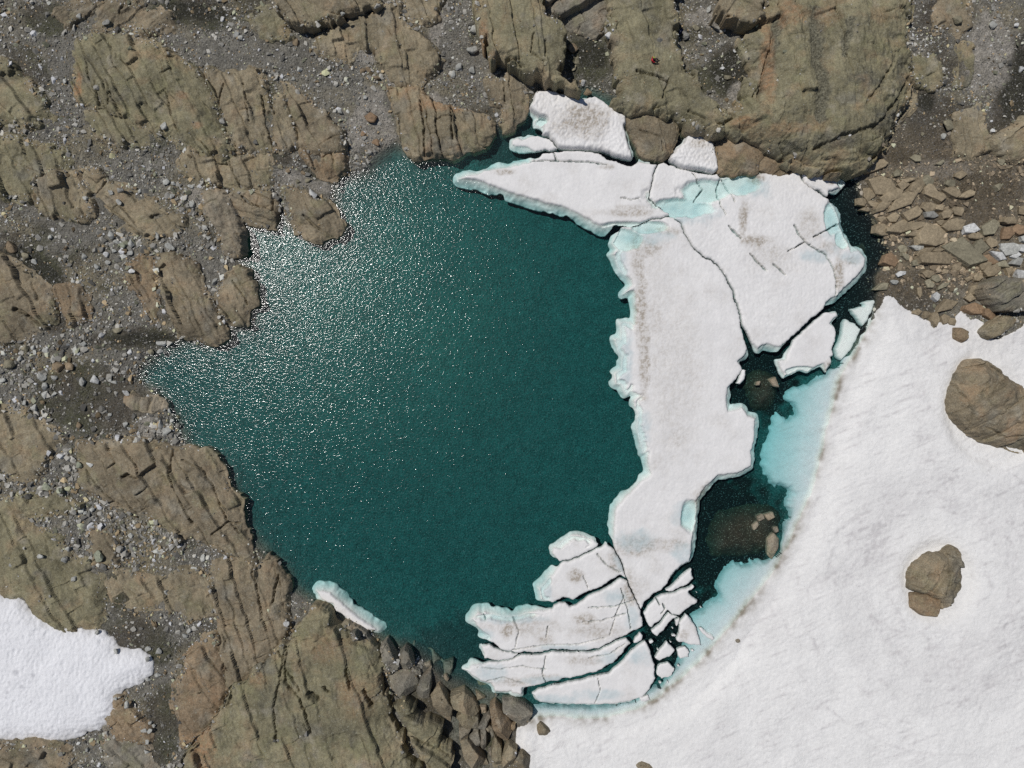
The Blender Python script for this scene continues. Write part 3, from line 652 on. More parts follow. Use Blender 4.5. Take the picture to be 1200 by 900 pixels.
def B5(pts): return [(400 + a / 5, 720 + b / 5) for a, b in pts]
BG = 'angular boulders heaped at the lower shore'
for pts, lab, h, tone, base in (
 ([(225,200),(260,165),(285,200),(300,230),(340,290),(330,330),(280,332),(250,270)], 'tall jagged grey rock leaning at the upper left of the lower shore heap', 1.6, 'grey', .1),
 ([(330,250),(370,205),(395,225),(410,260),(420,330),(350,336),(335,290)], 'pointed grey brown rock beside the tall jagged one at the water', 1.5, 'grey', .1),
 ([(270,352),(330,337),(430,342),(447,400),(442,450),(380,476),(280,442)], 'big squat streaked grey boulder in the middle of the shore heap', 1.5, 'grey', .1),
 ([(470,372),(500,355),(520,330),(522,440),(510,505),(450,490),(442,450)], 'upright narrow grey slab right of the squat streaked boulder', 1.3, 'grey', .1),
 ([(520,490),(545,455),(570,430),(600,470),(650,540),(640,632),(560,572)], 'split brownish triangular boulder with a raised ridge', 1.5, 'brown', .15),
 ([(640,480),(720,455),(770,510),(805,590),(785,602),(700,562),(655,545)], 'rounded olive tan boulder at the water edge of the shore heap', 1.4, 'tan', .1),
 ([(675,605),(730,562),(800,604),(802,660),(730,664)], 'smaller tan block directly below the rounded olive tan boulder', 1.2, 'tan', .1),
 ([(688,665),(760,670),(740,720),(700,750)], 'little pale grey slab under the small tan block', .9, 'pale', .15),
 ([(870,560),(900,530),(940,580),(990,640),(1012,700),(962,765),(910,722),(885,640)], 'long orange and slate grey slab standing beside the snow corner', 1.5, 'rust', .2),
 ([(945,520),(1000,515),(1080,550),(1120,580),(1100,632),(1040,650),(985,625),(950,580)], 'blue grey slab with a rusty left edge at the tip of the snow', 1.2, 'grey', .1),
 ([(788,450),(820,470),(845,490),(800,505)], 'small tan wedge standing in the water off the shore heap', .7, 'tan', -.3),
 ([(770,700),(800,660),(860,592),(876,602),(842,662)], 'thin diagonal grey splinter leaning toward the orange slab', .9, 'grey', .3),
 ([(740,730),(800,690),(820,750),(802,786)], 'dark grey wedge under the diagonal splinter', .7, 'grey', .2),
 ([(818,690),(845,668),(850,780),(835,816),(820,790)], 'slim upright grey stone between splinter and orange slab', .9, 'grey', .2),
 ([(690,758),(740,740),(820,830),(856,910),(780,912),(730,850)], 'long brown slab with orange veins at the bottom edge', 1.3, 'brown', .4),
 ([(880,830),(900,722),(930,762),(942,850),(935,925),(890,925)], 'narrow upright brown slab below the orange and slate slab', 1.2, 'tan', .4),
 ([(942,832),(980,762),(1030,790),(1020,850),(990,930),(945,922)], 'chunky tan block left of the snow corner near the bottom edge', 1.2, 'tan', .5),
 ([(1022,832),(1060,810),(1110,850),(1132,920),(1010,922)], 'brown cracked block cut by the bottom edge beside the snow', 1.0, 'brown', .5),
 ([(862,800),(878,795),(890,830),(882,862)], 'small grey chip left of the narrow upright brown slab', .6, 'grey', .4),
 ([(872,690),(884,680),(900,715),(884,735)], 'small grey chip tucked under the orange and slate slab', .6, 'grey', .3),
 ([(988,652),(1020,640),(1012,690)], 'tiny orange triangle of rock under the blue grey slab', .5, 'rust', .3),
 ([(840,665),(870,650),(884,672),(860,690)], 'pale little stone in the gap beside the diagonal splinter', .5, 'pale', .3),
 ([(476,212),(520,208),(560,245),(600,290),(610,325),(560,330),(505,290)], 'dark boulder lying just under water off the shore heap', .8, 'grey', -1.0),
 ([(600,282),(655,268),(650,330),(636,380),(600,372)], 'narrow dark boulder just under water right of the other drowned one', .8, 'grey', -1.05),
 ([(715,400),(790,380),(870,400),(900,440),(840,470),(760,455)], 'broad dark drowned slab next to the long lower ice strip', .7, 'brown', -1.5),
 ([(380,170),(430,150),(440,215),(410,225)], 'faint drowned boulder farthest out from the shore heap', .7, 'grey', -1.5),
 ([(1146,660),(1166,640),(1200,664),(1222,690),(1196,712),(1160,716)], 'small brown block on the icy edge at the tip of the snow', .6, 'brown', .15),
 ([(60,110),(80,108),(98,140),(90,160),(66,150)], 'small grey knob on the shattered edge of the lichen slab', .7, 'grey', 1.9),
 ([(400,288),(432,318),(462,330),(468,358),(440,345),(410,320)], 'low grey shard behind the pointed rock at the water', .6, 'grey', .2),
 ([(488,290),(518,280),(526,300),(500,306)], 'white stone tip breaking the water off the shore heap', .9, 'pale', -.55),
 ([(598,365),(612,352),(632,372),(622,396)], 'second white stone tip, on the narrow drowned boulder', .9, 'pale', -.55),
 ([(815,546),(845,542),(850,568),(824,576)], 'pale lump of stone between the heap and the orange slab', .5, 'pale', .05),
):
    block(B5(pts), lab, h=h * (1.5 if base > -.2 else 1), tone=tone, base=base - (.1 if base > -.2 else 0), group=BG, sink=1.6, slope=.85, bev=.07, rough=.7)

block([(1120,384),(1128,385),(1136,388),(1136,396),(1130,401),(1120,396)], 'small square brown boulder sitting alone near the top of the big snow field', h=.7, tone='rust', base=.9, group='boulders on the big snow field')
BK = dict(notch=.2, name='boulder', cat='boulder', group='boulders on the big snow field', outset=0, warp=.3)
outcrop([(1133,425),(1143,419),(1160,421),(1170,428),(1183,440),(1200,452),(1215,470),(1226,500),(1212,532),(1197,533),(1177,527),(1150,518),(1133,507),(1120,495),(1113,480),(1115,457),(1123,440)], 'huge rounded brown boulder half out of frame on the right snow', h=4.2, w=1.8, lip=.25, base=1.0, zref=2.4, ang=35, tone='brown', cell=(4,2.2), step=.5, round_=1, lich=.3, rust=.5, cracks=(([(1120,450),(1130,470),(1134,505)],.3,.5),([(1128,432),(1150,428)],.4,.5),([(1150,500),(1175,512),(1200,508)],.3,.5)), **BK)
outcrop([(1107,647),(1115,639),(1123,643),(1128,660),(1128,687),(1122,700),(1113,712),(1105,715),(1102,703),(1087,697),(1068,692),(1068,673),(1077,660),(1090,652)], 'tall cracked brown boulder in the middle of the snow field', h=3.0, w=.7, lip=.35, base=1.3, zref=2.4, ang=60, tone='brown', cell=(2.4,1.0), step=.9, lich=.3, rust=.4, cracks=(([(1110,650),(1107,680),(1104,700)],.35,.7),([(1082,672),(1106,668)],.25,.4),([(1070,686),(1102,695)],.25,.5)), **BK)
block([(1070,697),(1087,697),(1103,703),(1098,723),(1083,722),(1070,713)], 'low orange boulder against the foot of the tall cracked one', h=.9, tone='rust', base=1.6, group='boulders on the big snow field', rust=.8)
block([(745,897),(752,893),(762,895),(770,904),(760,912),(748,910)], 'little dark brown rock cut by the bottom edge in the snow', h=.6, tone='brown', base=.7, group='boulders on the big snow field')
block([(863,751),(866,750),(867,752),(864,753)], 'tiny dark stone on the snow beside the turquoise shelf', h=.2, tone='grey', base=.25, name='stone', cat='stone', warp=0, group='boulders on the big snow field')
RG = 'big boulders above the snow at the right edge'
outcrop([(1153,338),(1160,330),(1176,322),(1200,326),(1230,340),(1225,365),(1200,364),(1172,365),(1162,352)], 'great grey green boulder with a dark striped flank at the right edge', h=3.6, w=.5, lip=.7, base=1.2, zref=3.0, outset=0, warp=.2, ang=35, tone='grey', cell=(3.5,1.6), step=.4, notch=.2, name='boulder', cat='boulder', group=RG)
block([(1153,388),(1160,380),(1172,370),(1192,371),(1194,377),(1186,385),(1174,393),(1164,397),(1157,394)], 'long tan boulder lying on the snow edge under the striped one', h=1.2, tone='tan', base=1.2, group=RG)
# drowned rocks of the eastern channel and their dry tips
def dome(poly, label, top, tone='brown', seed=3):
    P = chaikin(W(poly, 0), 2)
    x, y, d, q, be = grid_patch(P, .15, warp=.5, wscale=1.5, wseed=seed)
    z = top - 2.6 * np.exp(-d / 1.1) + .35 * fbm(x / 1.5, y / 1.5, seed, 3) * sstep(0, 1, d)
    z = np.minimum(z, -.10 - .05 * d)
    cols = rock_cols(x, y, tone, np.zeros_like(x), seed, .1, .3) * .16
    V, F, cols = with_walls(x, y, z, q, be, -5.5, cols)
    return tag(build('boulder', V, F, M_ROCK, cols, smooth=True), label, 'boulder', 'drowned rocks in the eastern channel')
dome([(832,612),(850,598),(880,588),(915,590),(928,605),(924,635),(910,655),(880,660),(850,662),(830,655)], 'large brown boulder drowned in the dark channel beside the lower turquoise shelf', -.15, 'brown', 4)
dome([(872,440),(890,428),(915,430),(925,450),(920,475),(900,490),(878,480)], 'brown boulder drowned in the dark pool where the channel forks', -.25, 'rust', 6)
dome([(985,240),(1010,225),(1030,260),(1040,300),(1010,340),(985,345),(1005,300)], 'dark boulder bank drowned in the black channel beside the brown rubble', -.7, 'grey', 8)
TG = 'dry tips of drowned rocks'
for pts, lab in (([(900,632),(907,625),(913,632),(912,643),(905,655),(901,650)], 'largest dry tan rock tip in the channel by the lower shelf'),
                 ([(888,606),(894,603),(896,608),(890,611)], 'small pale dry tip at the upper left of the drowned boulder'),
                 ([(897,604),(906,601),(908,606),(901,610)], 'flat pale dry tip at the top of the drowned boulder'),
                 ([(882,616),(888,612),(889,616),(884,621)], 'thin pale dry tip on the left of the drowned boulder'),
                 ([(907,619),(911,618),(912,623),(909,624)], 'tiny pale dry tip just above the largest one'),
                 ([(902,445),(909,442),(913,453),(907,452)], 'pinkish triangular tip in the forked dark pool'),
                 ([(888,448),(891,447),(890,451),(887,451)], 'tiny pale tip left of the pinkish triangular one')):
    block(pts, lab, h=.42, tone='pale', base=-.22, name='stone', cat='stone', group=TG, warp=.05, bev=.1, rough=.5)
# ------------------------------------------------------------------ lake ice
FG = 'ice floes on the lake'
FL = []     # (outline, label, thickness, options)
def F(poly, label, t=.5, **k): FL.append((poly, label, t, k))
F([(626,109),(628,105),(643,103.5),(654,106),(665,109),(676,113),(687,113),(698,111),(707,116),(716,123),(725,128),(734,135),(736,144),(732,146),(736,159),(740,175),(743,184),(738,186),(729,184),(716,180),(705,175),(692,173.5),(676,173),(661,173.5),(654,170),(648,162),(643,157),(634,155),(637,151),(636,146),(628,143),(627,139),(632,135),(626,131),(620,124),(622,120)], 'dirty grey speckled snow-covered floe against the rocks at the top of the lake', .9, cup=.10, dirt=[(685,142,32,22,.6),(672,150,30,14,.3)], melt=[(634,142,9,6)], skirt=.5)
F([(600,169),(601,163),(607,160),(613,162),(621,158),(630,157),(639,160),(646,161),(650,168),(656,173.5),(650,175),(639,175),(628,177),(621,174),(613,171),(604,171)], 'small white tongue of ice left of the dirty speckled floe', .45, skirt=.5)
F([(538,207),(545,203.5),(560,202),(568,198),(577,197),(586,195),(599,194),(606,191),(613,190),(622,188),(623,184),(628,184),(635,179),(648,176),(659,175.5),(679,174.5),(696,175.5),(705,178.5),(713,185),(723,188),(734,191.5),(742,193),(744,190.5),(751,188),(760,189),(772,190),(767,202),(764,216),(761,231),(773,241),(787,252),(775,254),(765,256),(745,263),(735,264),(728,262),(717,263),(707,265),(693,258),(677,248),(663,242),(640,237),(617,230),(593,223),(573,215),(560,210)], 'long pointed white floe tapering left into the dark cove', .6, dirt=[(590,201,14,4,.5),(735,248,34,6,.4),(712,195,12,4,.35),(738,243,20,5,.3)], cracks=[([(622,188),(640,187),(660,187.5),(690,189),(712,192)],.14,.4),([(648,176),(652,187)],.12,.4),([(728,231),(740,233),(750,231)],.12,.15)], melt=[(800,232,50,16),(737,268,40,8)], skirt=1.0)
F([(728,264),(735,264),(745,263),(765,256),(775,254),(787,252),(800,260),(803,272),(813,288),(825,300),(835,304),(847,315),(860,340),(867,363),(872,387),(878,410),(874,416),(867,423),(872,433),(863,447),(855,455),(853,470),(855,482),(864,480),(872,477),(878,487),(888,490),(887,507),(883,530),(883,547),(867,555),(855,557),(843,558),(830,570),(818,587),(817,605),(813,637),(810,660),(799,664),(793,671),(777,693),(767,697),(757,708),(752,717),(745,703),(736,680),(729,661),(720,644),(719,630),(720,610),(723,595),(733,583),(750,567),(763,556),(761,545),(760,530),(755,531),(752,518),(748,500),(749,487),(743,470),(751,463),(740,458),(735,463),(729,450),(722,450),(721,437),(730,433),(730,417),(725,410),(722,397),(730,397),(728,378),(735,377),(745,380),(747,367),(744,340),(732,343),(742,333),(738,325),(728,317),(722,300),(719,296),(725,291),(720,283),(722,277)], 'biggest white ice slab, a long vertical band down the middle of the lake', .6, cup=.03,
  dirt=[(752,365,8,70,.5),(760,290,25,14,.35),(748,300,9,40,.4),(756,420,8,60,.45),(745,640,28,16,.4),(790,430,40,120,.15),(775,640,40,10,.3),(765,330,30,60,.12),(780,270,26,6,.3),(730,690,30,22,.3),(828,590,14,22,.35)], melt=[(733,281,20,15),(802,243,40,12),(760,266,22,8),(811,606,13,20)], cracks=[([(800,260),(803,272),(813,288),(825,300)],.16,.5),([(868,345),(872,362),(874,380)],.22,.4)], skirt=.7, wet=[(745,634,26,14),(800,603,16,16),(728,320,9,32),(733,420,10,45),(754,505,9,36),(757,276,34,14),(800,648,14,14)], lowrim=[(733,420,12,45),(752,500,9,32),(728,310,8,16)])
F([(772,190),(780,188),(783,190),(793,194),(810,198),(817,200),(827,202),(836,202),(842,202),(847,207),(858,206),(875,202),(888,201),(893,201),(915,202),(932,200),(938,199),(943,210),(951,217),(960,222),(968,228),(974,232),(983,248),(986,257),(985,261),(992,275),(998,287),(1000,294),(1010,293),(1017,303),(1015,312),(1008,322),(992,337),(982,347),(977,349),(970,355),(968,362),(953,373),(938,388),(928,398),(915,407),(900,403),(896,404),(890,410),(883,403),(877,390),(873,383),(868,365),(863,347),(860,338),(847,315),(835,303),(825,300),(813,288),(803,272),(800,260),(787,252),(772,240),(761,231),(764,216),(767,202)], 'broad white slab with turquoise melt pond and dirty curved streak at upper right', .6, cup=.05,
  dirt=[(888,208,10,9,.7),(872,255,6,24,.6),(888,282,20,8,.6),(985,318,6,26,.55),(975,290,18,8,.3),(998,305,10,5,.5),(950,265,16,22,.25),(905,300,30,20,.2)],
  cracks=[([(855,264),(862,272),(870,278)],.2,.45),([(880,297),(889,307),(900,317)],.2,.5),([(908,309),(922,322)],.16,.4),([(932,263),(937,272),(945,283),(955,290),(968,297),(977,310),(982,330),(981,346)],.22,.4),([(945,283),(925,294)],.14,.35),([(955,277),(970,269),(985,261)],.14,.35),([(845,209),(842,222),(846,242),(852,250)],.14,.35),([(812,202),(826,220),(815,234)],.14,.3),([(848,209),(858,225),(862,236)],.14,.25)],
  melt=[(826,224,33,14),(800,244,38,12),(868,215,24,15),(770,258,24,8),(978,255,13,22),(988,280,10,12)], wet=[(982,262,18,34),(800,250,44,18),(885,222,20,14),(955,300,22,8),(998,302,14,12)], skirt=.8)
F([(785,184),(793,173),(804,160),(808,153),(815,154),(830,161),(838,166),(842,183),(844,198),(837,201),(820,198),(803,196),(793,192),(788,188)], 'small white snow block wedged between the two brown boulders at the top', .9, cup=.10, dirt=[(818,168,14,9,.5)], skirt=.15)
F([(939,198),(947,196),(960,199),(977,203),(988,206),(994,212),(988,219),(982,221),(975,222),(973,230),(963,222),(953,219),(945,212)], 'small chunk with a pale blue right tip at the top right of the ice', .7, melt=[(987,212,8,8)], dirt=[(975,213,5,4,.5)], skirt=.5)
F([(982,366),(970,365),(960,372),(943,387),(932,398),(925,410),(922,420),(913,423),(917,433),(921,441),(927,438),(938,432),(950,435),(958,429),(967,427),(970,436),(977,424),(975,418),(979,417),(978,410),(982,393),(980,383),(975,378),(983,370)], 'wedge of white ice between the forked dark pool and the pale blue shards', .5, skirt=.3, dirt=[(973,430,6,9,.5)], lowrim=[(940,436,18,6)])
F([(997,362),(1006,359),(1015,358),(1010,355),(1025,349),(1029,352),(1020,375),(1013,383),(1005,375)], 'upper of two pale blue shards lying just under water by the snow edge', -.16, skirt=0)
F([(992,372),(1002,378),(1012,385),(1007,395),(998,412),(988,424),(981,418),(980,408),(987,393),(988,378)], 'lower of two pale blue shards lying just under water by the snow edge', -.16, skirt=0)
F([(647,650),(648,643),(658,636),(670,628),(677,627.5),(688,630),(697,634),(702,638),(701,642),(690,648),(678,654),(657,660)], 'rounded ice cap with a bluish upper rim, northmost of the lower floe cluster', .5, skirt=.4, lowrim=[(668,636,22,7)])
F([(657,661),(678,655),(690,649),(701,643),(712,638),(720,644),(729,661),(736,680),(727,676),(710,686),(698,692),(687,696),(680,701),(672,705),(668,703),(660,702),(648,708),(634,704),(632,691),(643,680)], 'white floe with a grey smudge just south of the rounded ice cap', .55, dirt=[(675,677,11,9,.55),(722,660,10,16,.4)], wet=[(640,690,8,20),(728,655,10,18)], cracks=[([(700,650),(712,664),(728,672)],.12,.2),([(690,690),(684,676)],.1,.2)], skirt=.8, lowrim=[(640,688,6,16)])
F([(648,711),(656,707),(663,708),(668,712),(676,710),(688,701),(711,690),(727,679),(736,681),(745,703),(752,717),(755,735),(747,740),(720,753),(703,763),(680,765),(647,763),(630,768),(618,766),(608,767),(586,764),(578,756),(566,750),(573,747),(563,740),(552,728),(560,719),(566,722),(568,719),(587,724),(600,725),(613,722),(630,717),(647,715)], 'large cream stained floe with blue rim and notched left end, lower cluster', .6, dirt=[(594,740,10,10,.6),(685,727,16,8,.45),(740,695,12,20,.5),(700,740,40,12,.25),(640,750,10,10,.4),(620,735,50,14,.25)],
  cracks=[([(690,713),(720,712),(745,704)],.13,.3),([(566,721),(569,728)],.16,.3),([(640,748),(642,735)],.12,.2),([(683,730),(705,728),(735,720)],.12,.2),([(600,763),(640,757),(680,756),(710,748)],.1,.2),([(715,745),(722,722),(732,700)],.1,.2),([(600,724),(608,740),(604,760)],.1,.15),([(740,738),(736,715),(728,690)],.12,.25)], wet=[(600,726,45,6),(570,745,12,10),(720,700,18,10),(660,760,40,5),(742,725,10,16)], skirt=.9, lowrim=[(600,724,40,5),(566,748,8,5)])
F([(564,759),(574,756),(580,760),(588,764),(608,766.5),(602,773),(588,776),(568,773)], 'small bluish wedge of ice squeezed below the notched floe', .4, skirt=.4)
F([(542,786),(548,786),(552,780),(566,780),(574,777),(588,776.5),(602,774),(610,768.5),(630,769.5),(647,765),(680,766),(703,764.5),(720,754.5),(735,748),(741,757),(737,760),(731,766),(720,779),(700,789.5),(673,796),(643,801.5),(630,806),(613,808),(612,817),(600,815),(598,812),(580,814),(575,803),(563,800),(553,793)], 'long curved white strip with rippled grey bands at its left', .55, dirt=[(600,800,30,6,.35),(600,770,8,4,.3),(685,775,24,6,.3),(640,795,25,5,.3)], skirt=.5, wet=[(575,790,22,12),(650,798,40,6),(715,770,16,10)], cracks=[([(570,800),(590,795),(612,802)],.14,.15),([(640,770),(636,790),(640,803)],.1,.2),([(560,783),(585,786),(612,782),(640,786)],.1,.15),([(690,772),(715,768),(733,756)],.13,.2)])
F([(623,815),(633,808),(660,802),(687,797),(713,790),(730,777),(747,758),(757,752),(763,763),(768,780),(769,797),(763,810),(753,820),(727,827),(693,828),(657,827),(633,825),(627,820)], 'smooth lens shaped floe along the lower snow edge, south of the curved strip', .5, skirt=.2, wet=[(650,820,30,8),(750,770,14,12),(700,815,30,8)], cracks=[([(700,793),(704,810),(698,826)],.1,.2)])
F([(742,755),(745,748),(751,741),(755,745),(753,752),(747,755)], 'small triangular chip at the right end of the curved strip', .4, skirt=0)
SHG = 'broken ice shards'
def S(poly, label, t=.5, **k): F(poly, label, t, skirt=.1, group=SHG, **k)
S([(812,667),(814,679),(807,687),(797,691),(785,695),(780,693),(791,684),(799,676),(807,669)], 'northmost shard of the broken heap beside the dark channel')
S([(755,721),(760,712),(769,702),(777,697.5),(785,697),(796,693.5),(807,690),(814,686),(815,690),(809,695),(813,700),(820,705),(819,709),(811,712),(805,717),(797,723),(789,722),(783,718),(779,722),(773,731),(763,738),(761,736)], 'large white tilted plate in the broken heap, with finger like points', .6, cracks=[([(770,702),(774,710)],.18,.4),([(776,720),(780,715),(777,708)],.15,.3)])
S([(763,740),(774,733),(780,723),(784,720),(797,724),(789,728),(780,739),(771,748),(765,744)], 'narrow white plate directly below the large tilted one', .5)
S([(805,720),(811,728),(817,736),(821,749),(823,759),(811,757),(797,755),(793,752),(796,741),(798,729)], 'grey white triangular plate at the right of the broken heap', .5, dirt=[(803,745,8,8,.3)])
S([(818,736),(823,735),(831,743),(839,749),(836,753),(828,748)], 'thin bright shard floating on the turquoise shelf', .4)
S([(791,727),(798,724),(797,731),(793,736)], 'small grey triangle of ice between two plates of the heap', .3)
S([(782,752),(792,763),(787,770),(773,777),(768,773),(770,767)], 'white triangle of ice alone in the dark gap', .4)
S([(770,780),(783,776),(792,783),(787,793),(775,796),(770,790)], 'dull grey plate awash below the white triangle', .03)
S([(793,762),(803,757),(809,765),(807,772),(797,773)], 'dull grey plate near the snow edge, right of the white triangle', .15)
S([(749,818),(760,816),(763,822),(752,825)], 'small ice cube at the right end of the lens shaped floe', .3)
for fx, fy, fr in ((764,752,3.2),(771,762,2.2),(777,768,2.6),(790,745,3),(786,752,2),(780,790,3.4),(774,800,2.4),(783,800,2),(795,780,2.6),(812,762,2.4),(759,727,1.8),(789,736,1.8),(822,712,2),(817,694,1.8)):
    n_ = R.randint(4, 5); a0_ = R.uniform(0, 6)
    S([(fx + fr * R.uniform(.8, 1.2) * math.cos(a0_ + k_ * 6.283 / n_), fy + fr * R.uniform(.6, 1.1) * math.sin(a0_ + k_ * 6.283 / n_)) for k_ in range(n_)], 'tiny ice fragment afloat in the gaps of the broken heap', R.uniform(.04, .19), round=0)
F([(370,694),(376,693),(386,696),(392,701),(402,710),(412,718),(422,726),(436,736),(442,741),(430,741),(420,737),(408,730),(400,722),(392,718),(390,713),(389,709),(382,708),(374,703)], 'lone slender ice floe by the lower left shore', .5, skirt=1.0, dirt=[(405,716,16,3,.15)])
F([(863,450),(870,432),(875,433),(873,443),(868,450)], 'small loose bar of ice at the left side of the forked dark pool', .2, skirt=.2)

FW = [(chaikin(W(p, max(t, 0)), 1) if k.get('round', 0) else W(p, max(t, 0))) for p, l, t, k in FL]
FBB = [(P[:, 0].min(), P[:, 0].max(), P[:, 1].min(), P[:, 1].max()) for P in FW]

def ell(x, y, cx, cy, rx, ry, z=.5, seed=1, n=.35):
    c = W([(cx, cy)], z)[0]; k = (CAM_H - z) / FPX
    r = np.hypot((x - c[0]) / (rx * k), (y - c[1]) / (ry * k)) + n * fbm(x / 1.6, y / 1.6, seed, 3)
    return r

def ice_cols(x, y, dirt, rimdirt, seed):
    n = fbm(x / 4, y / 4, seed, 4)[:, None]; n2 = fbm(x / .5, y / .5, seed + 1, 3)[:, None]
    c = np.array([.80, .785, .765]) * (1 + .05 * n + .03 * n2)
    w = np.clip(dirt * (.45 + .9 * sstep(-.3, .45, n2[:, 0] + .6 * perlin(x / .17, y / .17, seed + 2))), 0, .85)[:, None]
    return np.clip(c * (1 - w) + np.array([.33, .28, .215]) * w, .03, .92)

def make_floe(i):
    poly, label, t, k = FL[i]
    P = FW[i]; sk = k.get('skirt', .6)
    big = np.ptp(P[:, 0]) * np.ptp(P[:, 1]) > 60
    res = .09 if big else .07
    ins = .055
    bb = FBB[i]
    nb = [j for j in range(len(FL)) if j != i and not (FBB[j][0] > bb[1] + 3 or FBB[j][1] < bb[0] - 3 or FBB[j][2] > bb[3] + 3 or FBB[j][3] < bb[2] - 3)]
    def adj(X, Y):
        near = np.full(X.shape, -9.0)
        for j in nb: near = np.maximum(near, sdf(X, Y, FW[j]))
        return -min(sk, 1) * .9 * np.clip(sstep(-1.2, -.5, near) + .55 * sstep(.0, .45, fbm(X / 2.5, Y / 2.5, 34, 3)), 0, 1)
    x, y, d, q, be = grid_patch(P, res, warp=.22, wscale=1.2, wseed=11, inset=ins - min(sk, 1) * .9, adj=adj if sk > 0 else None)
    if sk > 0:
        qx = x + .22 * fbm(x / 1.2, y / 1.2, 11, 3, .6); qy = y + .22 * fbm(x / 1.2 + 40, y / 1.2 + 7, 20, 3, .6)
        s = sdf(qx, qy, P) - ins
    else:
        s = d
    seed = 40 + i * 7
    if .2 < t < .75: t *= .45
    prof = 1 - np.exp(-np.maximum(s, 0) / .09)
    # gentle relief of the upper face
    rel = .20 * fbm(x / 5, y / 5, seed, 3) + .04 * fbm(x / 1.3, y / 1.3, seed + 2, 3)
    cup = k.get('cup', .02)
    rel = rel + cup * (np.abs(fbm(x / .55, y / .75, 91, 2)) * -2 + .4)
    top = np.where(t > 0, np.maximum(t + rel * min(1, t / .4), .05), t + .3 * rel)
    for (cx, cy, rx, ry) in k.get('melt', ()):
        e = ell(x, y, cx, cy, rx, ry, .1, 3, .25)
        m = 1 - sstep(.72, 1.12, e)
        top = top * (1 - m) + (-.40 + .16 * fbm(x / 2.5, y / 2.5, 17, 3)) * m
    for (cx, cy, rx, ry) in k.get('lowrim', ()):
        e = ell(x, y, cx, cy, rx * 1.2, ry * 1.2, .1, 5, .12)
        m = (1 - sstep(.8, 1.05, e)) * (1 - sstep(.35, .7, s + .35 * fbm(x / .9, y / .9, 29, 3)))
        top = top * (1 - m) + (-.22 + .1 * fbm(x / 1., y / 1., 19, 2)) * m
    groove = np.zeros_like(x)
    for ln, wd, dp in k.get('cracks', ()):
        g = dline(x + .12 * fbm(x / .8, y / .8, 61, 3), y + .12 * fbm(x / .8 + 4, y / .8, 62, 3), W(ln, .5))
        ww = wd * .75 * (.35 + 1.5 * np.abs(fbm(x / .8, y / .8, 64, 2)))
        gg = 1 - sstep(ww * .35, ww + .02, g)
        top = top - 2.2 * dp * gg; groove = np.maximum(groove, gg)
    if t > 0:
        zin = top * prof + np.minimum(top, 0) * (1 - prof)
        fall = -.10 + (1.0 + .8 * fbm(x / 1.7, y / 1.7, 33, 3)) * s
        z = np.where(s >= 0, zin, fall)
    else:
        z = top * prof - .6 * (1 - prof)
    dirt = np.zeros_like(x)
    for (cx, cy, rx, ry, a) in k.get('dirt', ()):
        dirt = np.maximum(dirt, a * (1 - sstep(.35, 1.25, ell(x, y, cx, cy, rx, ry, .5, 23, .5))))
    dirt = dirt * 1.3 + .16 * sstep(.0, .5, fbm(x / 3, y / 3, seed + 5, 4))
    cols = ice_cols(x, y, dirt, 0, seed)
    wet = np.zeros_like(x)
    for (cx, cy, rx, ry) in k.get('wet', ()): wet = np.maximum(wet, 1 - sstep(.4, 1.15, ell(x, y, cx, cy, rx, ry, .3, 37, .6)))
    wet = (wet * (.5 + .35 * fbm(x / .7, y / .7, 38, 3)))[:, None]
    cols = cols * (1 - wet) + np.array([.47, .58, .60]) * wet
    cols = cols * (1 - .65 * groove[:, None]) + np.array([.10, .125, .13]) * .65 * groove[:, None]
    V, Fc, cols = with_walls(x, y, z, q, be, np.minimum(z - .3, -.45), cols)
    o = build('ice_floe' if k.get('group') != SHG else 'ice_shard', V, Fc, M_ICE, cols, smooth=True)
    tag(o, label, 'ice floe' if k.get('group') != SHG else 'ice shard', k.get('group', FG))
for i in range(len(FL)): make_floe(i)

# ------------------------------------------------------------------ snow fields
SHELF = [(963,440),(955,448),(947,453),(938,452),(928,457),(924,466),(932,474),(936,484),(930,490),(921,483),(913,478),(907,497),(900,518),(896,535),(897,553),(905,565),(915,578),(922,572),(929,575),(928,584),(924,592),(930,602),(932,612),(924,612),(923,627),(918,648),(902,660),(890,658),(880,663),(866,660),(853,670),(846,680),(842,692),(846,702),(830,713),(813,727),(806,735),(812,750),(800,770),(794,792),(780,806),(765,812),(750,826),(720,831),(690,832),(650,831),(626,828)]
UPPER = [(1030,362),(1036,348),(1040,346),(1048,349),(1054,356),(1060,360),(1070,366),(1078,371),(1086,377),(1091,385),(1098,378),(1114,380),(1117,370),(1123,364),(1129,368),(1133,374),(1144,376),(1150,380),(1152,388),(1157,391),(1158,397),(1166,397),(1176,392),(1188,384),(1192,378),(1200,374),(1280,350),(1400,320),(1400,1060),(632,1060)]
LOWER = [(626,905),(613,887),(603,867),(605,852),(615,850)]
SHORE = [(1024,375),(1015,392),(1005,412),(996,425),(985,443),(979,470),(969,510),(961,545),(951,580),(940,605),(930,627),(915,657),(896,687),(876,711),(856,736),(840,754),(820,777),(795,800),(770,820),(745,833),(715,842),(690,844),(665,842),(645,841),(628,843)]
